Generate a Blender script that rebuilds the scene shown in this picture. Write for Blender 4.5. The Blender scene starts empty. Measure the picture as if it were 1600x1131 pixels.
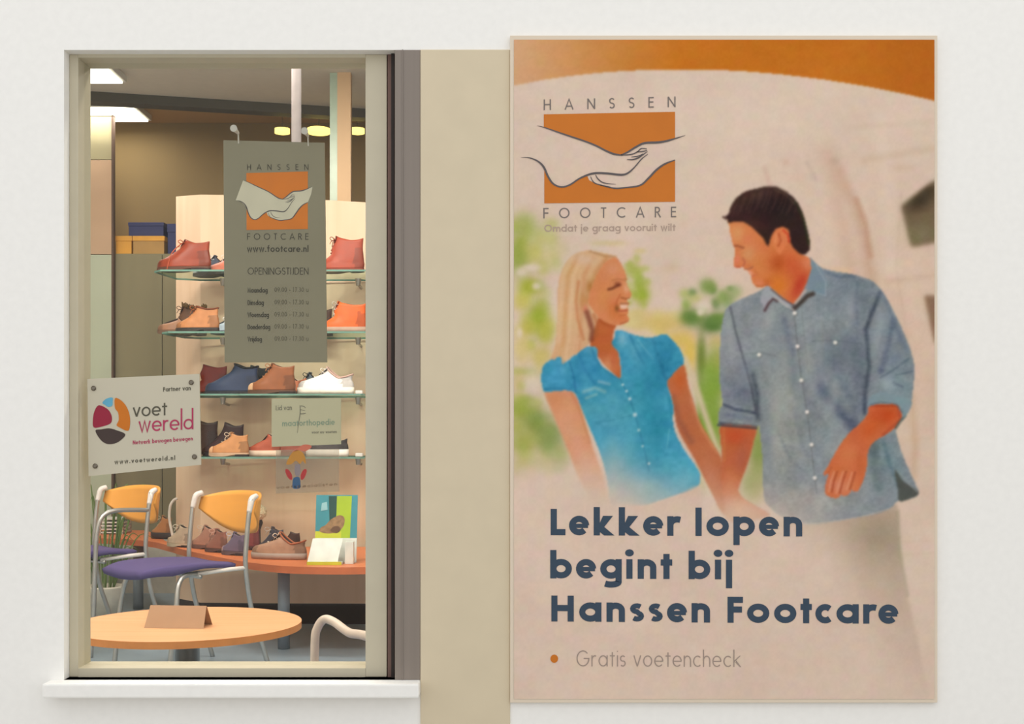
import bpy, bmesh, math, random
import numpy as np
from mathutils import Vector, Matrix
random.seed(4)
S = bpy.context.scene
C = S.collection

# ---------------------------------------------------------------- camera, sky, exposure
# The photographer stands 2.6 m from the shop front with the eye 1.10 m above the shop floor.
FPX, HOR, CXP, EYE, DF = 1900.0, 680.0, 800.0, 1.10, 2.6
cam = bpy.data.cameras.new('camera'); camo = bpy.data.objects.new('camera', cam); C.objects.link(camo)
cam.sensor_width = 36; cam.lens = 36*FPX/1600; cam.shift_y = (HOR-565.5)/1600
cam.clip_start = 0.05; cam.clip_end = 200
camo.location = (0, -DF, EYE); camo.rotation_euler = (math.radians(90), 0, 0)
S.camera = camo
W = bpy.data.worlds.new('overcast_sky'); S.world = W; W.use_nodes = True
nt = W.node_tree; bg = nt.nodes['Background']
tc = nt.nodes.new('ShaderNodeTexCoord'); sp = nt.nodes.new('ShaderNodeSeparateXYZ'); cr = nt.nodes.new('ShaderNodeValToRGB')
nt.links.new(tc.outputs['Generated'], sp.inputs[0]); nt.links.new(sp.outputs['Z'], cr.inputs[0]); nt.links.new(cr.outputs[0], bg.inputs[0])
cr.color_ramp.elements[0].color = (0.86, 0.87, 0.88, 1); cr.color_ramp.elements[1].color = (1.0, 1.0, 1.0, 1)
bg.inputs[1].default_value = 1.27
S.view_settings.view_transform = 'Standard'; S.view_settings.look = 'None'; S.view_settings.gamma = 1
S.view_settings.exposure = 0.0; S.view_settings.use_curve_mapping = False
LAMP_W, SPOT_W = 27.0, 40.0          # shop lighting: ceiling luminaires (seen and added) and the warm spots on the shoe wall

# ---------------------------------------------------------------- helpers
def at(px, py, D):                    # a point seen in direction (px, py) at distance D
    return Vector(((px-CXP)/FPX*D, D-DF, EYE-(py-HOR)/FPX*D))
def lin(c):
    return tuple(((v/255)/12.92 if v <= 10 else (((v/255)+0.055)/1.055)**2.4) for v in c)
MATS = {}
def mat(name, col, rough=0.6, metal=0.0, var=0.06, scale=(20, 20, 20), spec=0.4, emit=None, bump=0.0, col2=None, coord='Object', detail=4):
    if name in MATS: return MATS[name]
    m = bpy.data.materials.new(name); m.use_nodes = True; n = m.node_tree; b = n.nodes['Principled BSDF']
    b.inputs['Roughness'].default_value = rough; b.inputs['Metallic'].default_value = metal
    b.inputs['Specular IOR Level'].default_value = spec
    l = lin(col); l2 = lin(col2) if col2 else tuple(v*(1-2.2*var) for v in l)
    if emit:
        b.inputs['Base Color'].default_value = (*l, 1); b.inputs['Emission Color'].default_value = (*l, 1); b.inputs['Emission Strength'].default_value = emit
    else:
        t = n.nodes.new('ShaderNodeTexCoord'); mp = n.nodes.new('ShaderNodeMapping'); nz = n.nodes.new('ShaderNodeTexNoise'); r = n.nodes.new('ShaderNodeValToRGB')
        mp.inputs['Scale'].default_value = scale; nz.inputs['Scale'].default_value = 1.0; nz.inputs['Detail'].default_value = detail
        n.links.new(t.outputs[coord], mp.inputs[0]); n.links.new(mp.outputs[0], nz.inputs[0]); n.links.new(nz.outputs[0], r.inputs[0]); n.links.new(r.outputs[0], b.inputs['Base Color'])
        r.color_ramp.elements[0].position = 0.3; r.color_ramp.elements[1].position = 0.7
        r.color_ramp.elements[0].color = (*l2, 1); r.color_ramp.elements[1].color = (*l, 1)
        if bump:
            bp = n.nodes.new('ShaderNodeBump'); bp.inputs['Strength'].default_value = bump; bp.inputs['Distance'].default_value = 0.002
            n.links.new(nz.outputs[0], bp.inputs['Height']); n.links.new(bp.outputs[0], b.inputs['Normal'])
    MATS[name] = m; return m
def glassy(name, tint, gloss=0.06, rough=0.02, film=None, film_a=0.0):
    """thin sheet: lets light through with a tint, reflects a little, optional printed/frosted film"""
    m = bpy.data.materials.new(name); m.use_nodes = True; n = m.node_tree; n.nodes.clear()
    o = n.nodes.new('ShaderNodeOutputMaterial'); tr = n.nodes.new('ShaderNodeBsdfTransparent'); gl = n.nodes.new('ShaderNodeBsdfGlossy')
    tr.inputs[0].default_value = (*tint, 1); gl.inputs['Roughness'].default_value = rough
    mx = n.nodes.new('ShaderNodeMixShader'); mx.inputs[0].default_value = gloss
    base = tr
    if film:
        df = n.nodes.new('ShaderNodeBsdfDiffuse'); df.inputs[0].default_value = (*lin(film), 1)
        nz = n.nodes.new('ShaderNodeTexNoise'); nz.inputs['Scale'].default_value = 9; ma = n.nodes.new('ShaderNodeMath'); ma.operation = 'MULTIPLY_ADD'
        ma.inputs[1].default_value = 0.06; ma.inputs[2].default_value = film_a-0.03; n.links.new(nz.outputs[0], ma.inputs[0])
        m2 = n.nodes.new('ShaderNodeMixShader'); n.links.new(ma.outputs[0], m2.inputs[0]); n.links.new(tr.outputs[0], m2.inputs[1]); n.links.new(df.outputs[0], m2.inputs[2]); base = m2
    n.links.new(base.outputs[0], mx.inputs[1]); n.links.new(gl.outputs[0], mx.inputs[2]); n.links.new(mx.outputs[0], o.inputs[0])
    return m
def obj(name, bm, mats, parent=None, smooth=False, label=None):
    me = bpy.data.meshes.new(name); bmesh.ops.recalc_face_normals(bm, faces=bm.faces[:]); bm.to_mesh(me); bm.free()
    for m in (mats if isinstance(mats, (list, tuple)) else [mats]): me.materials.append(m)
    if smooth:
        for p in me.polygons: p.use_smooth = True
    o = bpy.data.objects.new(name, me); C.objects.link(o)
    if parent is not None: o.parent = parent
    if label: o['label'] = label
    return o
def thing(name, label, cat, loc=(0, 0, 0), rz=0.0, group=None):
    o = bpy.data.objects.new(name, None); C.objects.link(o); o.location = loc; o.rotation_euler = (0, 0, rz)
    o['label'] = label; o['category'] = cat
    if group: o['group'] = group
    o.empty_display_size = 0.05
    return o
def tag(o, label, cat, group=None):
    o['label'] = label; o['category'] = cat
    if group: o['group'] = group
    return o
def struct(o): o['kind'] = 'structure'; return o
def box(bm, x0, x1, y0, y1, z0, z1, mi=0, bevel=0.0):
    r = bmesh.ops.create_cube(bm, size=1.0); vs = r['verts']
    for v in vs: v.co = Vector((x0+(v.co.x+.5)*(x1-x0), y0+(v.co.y+.5)*(y1-y0), z0+(v.co.z+.5)*(z1-z0)))
    fs = {f for v in vs for f in v.link_faces}
    for f in fs: f.material_index = mi
    if bevel:
        es = {e for v in vs for e in v.link_edges}
        bmesh.ops.bevel(bm, geom=list(es), offset=bevel, segments=2, affect='EDGES', profile=0.6)
    return bm
def nb(): return bmesh.new()
def rounded(pts, n=6):                # Catmull-Rom through 3-D points
    p = [Vector(q) for q in pts]; p = [p[0]*2-p[1]]+p+[p[-1]*2-p[-2]]; out = []
    for i in range(1, len(p)-2):
        a, b, c, d = p[i-1:i+3]
        for j in range(n):
            t = j/n; out.append(0.5*((2*b)+(c-a)*t+(2*a-5*b+4*c-d)*t*t+(3*b-a-3*c+d)*t**3))
    out.append(p[-2]); return out
def tube(bm, pts, r, seg=8, mi=0):
    pts = [Vector(q) for q in pts]; rings = []
    rr = r if isinstance(r, (list, tuple)) else [r]*len(pts)
    t0 = (pts[1]-pts[0]).normalized(); up = Vector((0, 0, 1)) if abs(t0.z) < .9 else Vector((1, 0, 0))
    nrm = t0.cross(up).normalized()
    for i, p in enumerate(pts):
        t = (pts[min(i+1, len(pts)-1)]-pts[max(i-1, 0)]).normalized()
        nrm = (nrm-t*nrm.dot(t)).normalized(); bi = t.cross(nrm)
        rings.append([bm.verts.new(p+(nrm*math.cos(2*math.pi*k/seg)+bi*math.sin(2*math.pi*k/seg))*rr[i]) for k in range(seg)])
    for a, b in zip(rings[:-1], rings[1:]):
        for k in range(seg): bm.faces.new((a[k], a[(k+1) % seg], b[(k+1) % seg], b[k])).material_index = mi
    bm.faces.new(rings[0]).material_index = mi; bm.faces.new(list(reversed(rings[-1]))).material_index = mi
    return bm
def prism(bm, outline, z0, z1, mi=0, mi_side=None):      # outline: [(x, y)]
    a = [bm.verts.new((x, y, z0)) for x, y in outline]; b = [bm.verts.new((x, y, z1)) for x, y in outline]; k = len(outline)
    bm.faces.new(b).material_index = mi; bm.faces.new(list(reversed(a))).material_index = mi
    for i in range(k): bm.faces.new((a[i], a[(i+1) % k], b[(i+1) % k], b[i])).material_index = mi if mi_side is None else mi_side
    return bm
def lathe(bm, prof, seg=32, cx=0, cy=0, mi=0):           # prof: [(r, z)]
    rings = []
    for r, z in prof:
        rings.append([bm.verts.new((cx+r*math.cos(2*math.pi*k/seg), cy+r*math.sin(2*math.pi*k/seg), z)) for k in range(seg)])
    for a, b in zip(rings[:-1], rings[1:]):
        for k in range(seg): bm.faces.new((a[k], a[(k+1) % seg], b[(k+1) % seg], b[k])).material_index = mi
    bm.faces.new(list(reversed(rings[0]))).material_index = mi; bm.faces.new(rings[-1]).material_index = mi
    return bm
def flat(bm, pts, D, thick=0.0, mi=0):                   # polygon on a plane facing the street, given by sight directions
    f = bm.faces.new([bm.verts.new(at(x, y, D)) for x, y in pts]); f.material_index = mi
    if thick:
        r = bmesh.ops.extrude_face_region(bm, geom=[f])
        for v in [g for g in r['geom'] if isinstance(g, bmesh.types.BMVert)]: v.co.y += thick
    return f
def smooth2(pts, n=4, closed=True):
    k = len(pts); out = []
    rng = range(k) if closed else range(k-1)
    for i in rng:
        if closed: a, b, c, d = pts[i-1], pts[i], pts[(i+1) % k], pts[(i+2) % k]
        else: a, b, c, d = pts[max(i-1, 0)], pts[i], pts[i+1], pts[min(i+2, k-1)]
        for j in range(n):
            t = j/n
            out.append(tuple(0.5*((2*b[q])+(c[q]-a[q])*t+(2*a[q]-5*b[q]+4*c[q]-d[q])*t*t+(3*b[q]-a[q]-3*c[q]+d[q])*t**3) for q in (0, 1)))
    if not closed: out.append(tuple(pts[-1]))
    return out
def ribbon(bm, pts, w, D, mi=0, closed=False):           # flat stroke of width w (or list) in the plane at distance D
    k = len(pts); ws = w if isinstance(w, (list, tuple)) else [w]*k; L = []; R = []
    for i in range(k):
        if closed: p, q = pts[i-1], pts[(i+1) % k]
        else: p, q = pts[max(i-1, 0)], pts[min(i+1, k-1)]
        d1 = (pts[i][0]-p[0], pts[i][1]-p[1]); d2 = (q[0]-pts[i][0], q[1]-pts[i][1])
        def un(d):
            l = math.hypot(*d); return (d[0]/l, d[1]/l) if l > 1e-9 else None
        u1, u2 = un(d1), un(d2); u1 = u1 or u2; u2 = u2 or u1
        t = un((u1[0]+u2[0], u1[1]+u2[1])) or u1; nx, ny = -t[1], t[0]
        cs = max(0.5, nx*(-u1[1])+ny*u1[0]); h = ws[i]/2/cs
        L.append(bm.verts.new(at(pts[i][0]+nx*h, pts[i][1]+ny*h, D))); R.append(bm.verts.new(at(pts[i][0]-nx*h, pts[i][1]-ny*h, D)))
    for i in range(k if closed else k-1):
        j = (i+1) % k
        try: bm.faces.new((L[i], L[j], R[j], R[i])).material_index = mi
        except ValueError: pass

# ---------------------------------------------------------------- geometric sans lettering, drawn as strokes
def arc(cx, cy, rx, ry, a0, a1, n=14):
    return [(cx+rx*math.cos(math.radians(a0+(a1-a0)*i/n)), cy+ry*math.sin(math.radians(a0+(a1-a0)*i/n))) for i in range(n+1)]
def glyph(c, w, X=0.70, ASC=1.08, DSC=-0.34):            # cap height 1, stroke w -> (strokes, advance without gap)
    h = w/2; r = X/2-h; ox = X/2
    bowl = arc(ox, X/2, r, r, 0, 360, 24)
    def bowl_at(cx): return arc(cx, X/2, r, r, 0, 360, 24)
    nw = X*0.80; a = (nw-w)/2
    def arch(x0): return [(x0+h, 0), (x0+h, X)], [(x0+h, X*0.45)]+arc(x0+h+a, X-h-a*1.05, a, a*1.05, 170, 0, 10)+[(x0+h+2*a, 0)]
    G = {
     'o': ([bowl], X), 'e': ([arc(ox, X/2, r, r, 0, 318, 22), ('thin', 1-.34*min(1, w*4), [(h, X/2-h*.1), (X-h*.4, X/2-h*.1)])], X), 'c': ([arc(ox, X/2, r, r, 48, 312, 18)], X*.86),
     'a': ([bowl, [(X-h, X), (X-h, 0)]], X), 'd': ([bowl, [(X-h, ASC), (X-h, 0)]], X), 'b': ([bowl, [(h, ASC), (h, 0)]], X),
     'p': ([bowl, [(h, X), (h, DSC)]], X), 'q': ([bowl, [(X-h, X), (X-h, DSC)]], X),
     'g': ([bowl, [(X-h, X), (X-h, DSC*.35)]+arc(X-h-r, DSC*.35+.0, r, -DSC*.65-h, 0, -140, 10)[1:]], X),
     'n': (list(arch(0)), nw), 'h': ([[(h, 0), (h, ASC)], arch(0)[1]], nw), 'u': ([[(nw-h, 0), (nw-h, X)], [(h, X)]+arc(h+a, h+a*1.05, a, a*1.05, 180, 350, 10)], nw),
     'r': ([[(h, 0), (h, X)], [(h, X*.5)]+arc(h+X*.32, X*.55, X*.32, X*.45-h, 175, 65, 8)], X*.55), 'l': ([[(h, 0), (h, ASC)]], w), 'i': ([[(h, 0), (h, X)], 'dot'], w),
     'j': ([[(h, X), (h, DSC)], 'dot'], w), 't': ([[(X*.28, 0), (X*.28, X*1.28)], [(0, X-h), (X*.56, X-h)]], X*.56),
     'k': ([[(h, 0), (h, ASC)], ('poly', [(w*.8, X*.56), (X*.80-w*1.25, X), (X*.80, X), (w*.8, X*.56-w*1.45)]), ('poly', [(X*.30, X*.60), (X*.86, 0), (X*.86-w*1.3, 0), (X*.30-w*.75, X*.40)])], X*.86),
     's': ([arc(X*.30, X*.73-h*.25, X*.30-h*.8, X*.27-h*.75, 40, 270, 10)+arc(X*.30, X*.27+h*.25, X*.30-h*.8, X*.27-h*.75, 90, -140, 10)[1:]], X*.60),
     'v': ([[(h*.8, X), (X*.42, h*.4)], [(X*.42, h*.4), (X*.84-h*.8, X)]], X*.84), 'w': ([[(h*.8, X), (X*.36, 0), (X*.62, X), (X*.88, 0), (X*1.24-h*.8, X)]], X*1.24),
     'y': ([[(h*.8, X), (X*.44, 0)], [(X*.84-h*.8, X), (X*.2, DSC)]], X*.84), 'z': ([[(0, X-h), (X*.7, X-h), (0.02, h), (X*.72, h)]], X*.72),
     'm': ([[(h, 0), (h, X)], arch(0)[1], [(x+2*a, y) for x, y in arch(0)[1]]], nw+2*a), 'f': ([[(X*.3, 0), (X*.3, ASC*.8)]+arc(X*.3+.14, ASC*.8, .14, ASC*.2-h, 180, 80, 6)[1:], [(0, X-h), (X*.6, X-h)]], X*.62),
     '.': (['pt'], w*1.2), '-': ([[(0, .35), (.3, .35)]], .3), ' ': ([], .28),
     'L': ([[(h, 1), (h, 0)], [(h, h), (.46, h)]], .46), 'H': ([[(h, 0), (h, 1)], [(.68-h, 0), (.68-h, 1)], [(h, .52), (.68-h, .52)]], .68),
     'F': ([[(h, 0), (h, 1)], [(h, 1-h), (.50, 1-h)], [(h, .51), (.47, .51)]], .50), 'E': ([[(h, 0), (h, 1)], [(h, 1-h), (.50, 1-h)], [(h, .53), (.47, .53)], [(h, h), (.50, h)]], .50),
     'A': ([[(h*.6, 0), (.40, 1-h*.4), (.80-h*.6, 0)], [(.16, .32), (.64, .32)]], .80), 'N': ([[(h, 0), (h, 1)], [(h, 1-h*.5), (.74-h, h*.5)], [(.74-h, 0), (.74-h, 1)]], .74),
     'S': ([arc(.27, .74-h*.25, .27-h, .26-h*.75, 30, 270, 12)+arc(.27, .26+h*.25, .27-h, .26-h*.75, 90, -150, 12)[1:]], .54),
     'O': ([arc(.5, .5, .5-h, .5-h, 0, 360, 28)], 1.0), 'C': ([arc(.5, .5, .5-h, .5-h, 48, 312, 22)], .84), 'G': ([arc(.5, .5, .5-h, .5-h, 42, 360, 24)+[(.56, .5)]], 1.0),
     'T': ([[(.26, 0), (.26, 1)], [(0, 1-h), (.52, 1-h)]], .52), 'R': ([[(h, 0), (h, 1)], [(h, 1-h)]+arc(.26, .75-h*.5, .24-h, .25-h*.5, 90, -90, 10)+[(h, .5)], [(.24, .5), (.54, 0)]], .54),
     'P': ([[(h, 0), (h, 1)], [(h, 1-h)]+arc(.26, .73-h*.5, .24-h, .27-h*.5, 90, -90, 10)+[(h, .46)]], .50), 'D': ([[(h, 0), (h, 1)], [(h, 1-h)]+arc(.3, .5, .42-h, .5-h, 90, -90, 14)+[(h, h)]], .72),
     'M': ([[(h, 0), (.12, 1), (.42, .1), (.72, 1), (.84-h, 0)]], .84), 'W': ([[(h, 1), (.28, 0), (.52, 1), (.76, 0), (1.04-h, 1)]], 1.04), 'V': ([[(h, 1), (.36, 0), (.72-h, 1)]], .72),
     'I': ([[(h, 0), (h, 1)]], w), 'J': ([[(.30-h, 1), (.30-h, .2)]+arc(.15, .2, .15-h, .2-h, 0, -120, 6)[1:]], .30),
     '0': ([arc(.28, .5, .28-h, .5-h, 0, 360, 20)], .56), '1': ([[(.05, .82), (.24-h, 1), (.24-h, 0)]], .36), '7': ([[(0, 1-h), (.48, 1-h), (.14, 0)]], .5),
     '3': ([arc(.25, .75, .23-h, .25-h, 150, -90, 8)+arc(.25, .27, .26-h, .27-h, 90, -150, 8)[1:]], .52), '9': ([arc(.28, .68, .28-h, .32-h, 0, 360, 16), [(.56-h, .66), (.26, 0)]], .56),
    }
    st, ad = G[c]; out = []
    for s in st:
        if c in 's' and w > .2: s = ('thin', .82, s)
        if s == 'dot': out.append(('disc', h, X+(ASC-X)*.62+h*.3, w*.58))
        elif s == 'pt': out.append(('disc', w*.6, w*.6, w*.62))
        else: out.append(s)
    return out, ad
def lettering(name, text, p0, p1, cap, w, D, m, parent, fit='scale', gap=0.14, X=0.70, ASC=1.08, DSC=-.34, label=None, per=None):
    """one line of text from baseline point p0 to p1 (sight directions), cap height cap"""
    bw = dict(e=.86, n=1.08, s=1.08, H=1.16, L=1.07, F=1.02, c=.84, r=.92, t=.86, k=1.06, b=.95, g=.94, p=.94) if w > .2 else {}
    W0 = math.hypot(p1[0]-p0[0], p1[1]-p0[1]); ad = [glyph(c, w, X, ASC, DSC)[1]*bw.get(c, 1) for c in text]; k = len(text)
    nat = sum(ad)+gap*(k-1); sx = 1.0
    if fit == 'track': gap = (W0/cap-sum(ad))/(k-1)
    else: sx = W0/(nat*cap)
    ux, uy = (p1[0]-p0[0])/W0, (p1[1]-p0[1])/W0; bm = nb(); x = 0.0
    def T(q): gx = (x+q[0])*sx*cap; gy = q[1]*cap; return (p0[0]+ux*gx, p0[1]+uy*gx-gy)
    out = []
    for c, a in zip(text, ad):
        g1_ = bw.get(c, 1)
        if per == 'letter' or (per == 'word' and c == ' '):
            if len(bm.verts): out.append(obj(name, bm, m, parent)); bm = nb()
        for si, s in enumerate(glyph(c, w, X, ASC, DSC)[0]):
            Dn = D-.00012*si
            wf = 1.0
            if s and s[0] == 'poly':
                bm.faces.new([bm.verts.new(at(*T((v[0]*g1_, v[1])), Dn)) for v in s[1]]); continue
            if s and s[0] == 'thin': wf, s = s[1], s[2]
            if s and s[0] == 'disc':
                cx, cy, r = s[1:]; f = bm.faces.new([bm.verts.new(at(*T((cx*g1_+r*math.cos(t*math.pi/8), cy+r*math.sin(t*math.pi/8))), Dn)) for t in range(16)])
            else:
                q = [T((v[0]*g1_, v[1])) for v in s]; cl = len(q) > 12 and math.hypot(q[0][0]-q[-1][0], q[0][1]-q[-1][1]) < 1e-6
                ribbon(bm, q[:-1] if cl else q, w*cap*wf, Dn, closed=cl)
        x += a+gap
    return obj(name, bm, m, parent, label=label)
# ---------------------------------------------------------------- printed picture of the poster
# The print is painted on a fine grid in poster units (1 unit = 1/1900 of the viewing distance).
PX0, PX1, PY0, PY1, PSTEP = 803.0, 1460.0, 62.0, 1092.0, 1.6
PW = int((PX1-PX0)/PSTEP)+1; PH = int((PY1-PY0)/PSTEP)+1
GX, GY = np.meshgrid(np.linspace(PX0, PX1, PW), np.linspace(PY0, PY1, PH))
PIC = np.zeros((PH, PW, 3)); PIC[:] = (218, 194, 175)

def smooth_poly(pts, n=5):
    p = np.array(pts, float); k = len(p); out = []
    for i in range(k):
        a, b, c, d = p[i-1], p[i], p[(i+1) % k], p[(i+2) % k]
        for j in range(n):
            t = j/n
            out.append(0.5*((2*b)+(c-a)*t+(2*a-5*b+4*c-d)*t*t+(3*b-a-3*c+d)*t**3))
    return np.array(out)

def blur(m, s):
    s = s/PSTEP
    if s < 0.3: return m
    r = int(3*s)+1; k = np.exp(-0.5*(np.arange(-r, r+1)/s)**2); k /= k.sum()
    for ax in (0, 1):
        pad = [(0, 0), (0, 0)]; pad[ax] = (r, r)
        q = np.pad(m, pad, mode='edge'); o = np.zeros_like(m)
        for i, w in enumerate(k):
            o += w*(q[i:i+m.shape[0], :] if ax == 0 else q[:, i:i+m.shape[1]])
        m = o
    return m

def mask(pts, soft=1.3, smooth=True):
    p = smooth_poly(pts) if smooth else np.array(pts, float)
    x0, y0 = p.min(0)-2; x1, y1 = p.max(0)+2
    i0 = max(0, int((x0-PX0)/PSTEP)); i1 = min(PW, int((x1-PX0)/PSTEP)+2)
    j0 = max(0, int((y0-PY0)/PSTEP)); j1 = min(PH, int((y1-PY0)/PSTEP)+2)
    m = np.zeros((PH, PW))
    X = GX[j0:j1, i0:i1]; Y = GY[j0:j1, i0:i1]; c = np.zeros(X.shape, bool)
    q = np.roll(p, -1, 0)
    for (ax, ay), (bx, by) in zip(p, q):
        if ay == by: continue
        c ^= ((ay > Y) != (by > Y)) & (X < (bx-ax)*(Y-ay)/(by-ay)+ax)
    m[j0:j1, i0:i1] = c
    return blur(m, soft)

def lay(m, col, a=1.0):
    m = np.clip(m*a, 0, 1)[..., None]
    PIC[:] = PIC*(1-m)+np.array(col, float)*m

def blob(x, y, rx, ry, col, a=0.8, rot=0, clip=None, hard=1.0):
    c, s = math.cos(math.radians(rot)), math.sin(math.radians(rot))
    u = ((GX-x)*c+(GY-y)*s)/rx; v = (-(GX-x)*s+(GY-y)*c)/ry
    m = np.exp(-(u*u+v*v)**hard)
    if clip is not None: m = m*clip
    lay(m, col, a)

def line(pts, w, col, a=0.9, soft=1.0, clip=None):
    d = np.full(GX.shape, 1e9)
    for (ax, ay), (bx, by) in zip(pts[:-1], pts[1:]):
        L = (bx-ax)**2+(by-ay)**2+1e-9
        t = np.clip(((GX-ax)*(bx-ax)+(GY-ay)*(by-ay))/L, 0, 1)
        d = np.minimum(d, np.hypot(GX-ax-t*(bx-ax), GY-ay-t*(by-ay)))
    m = np.clip((w/2-d)/max(soft*1.6, 1.2)+0.5, 0, 1)
    m = m*m*(3-2*m)
    if clip is not None: m = m*clip
    lay(m, col, a)

def value_noise(sx, sy, seed):
    r = np.random.RandomState(seed); nx = int((PX1-PX0)/sx)+3; ny = int((PY1-PY0)/sy)+3
    g = r.rand(ny, nx)-0.5
    u = (GX-PX0)/sx; v = (GY-PY0)/sy; i = u.astype(int); j = v.astype(int); u -= i; v -= j
    u = u*u*(3-2*u); v = v*v*(3-2*v)
    return (g[j, i]*(1-u)+g[j, i+1]*u)*(1-v)+(g[j+1, i]*(1-u)+g[j+1, i+1]*u)*v

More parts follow.
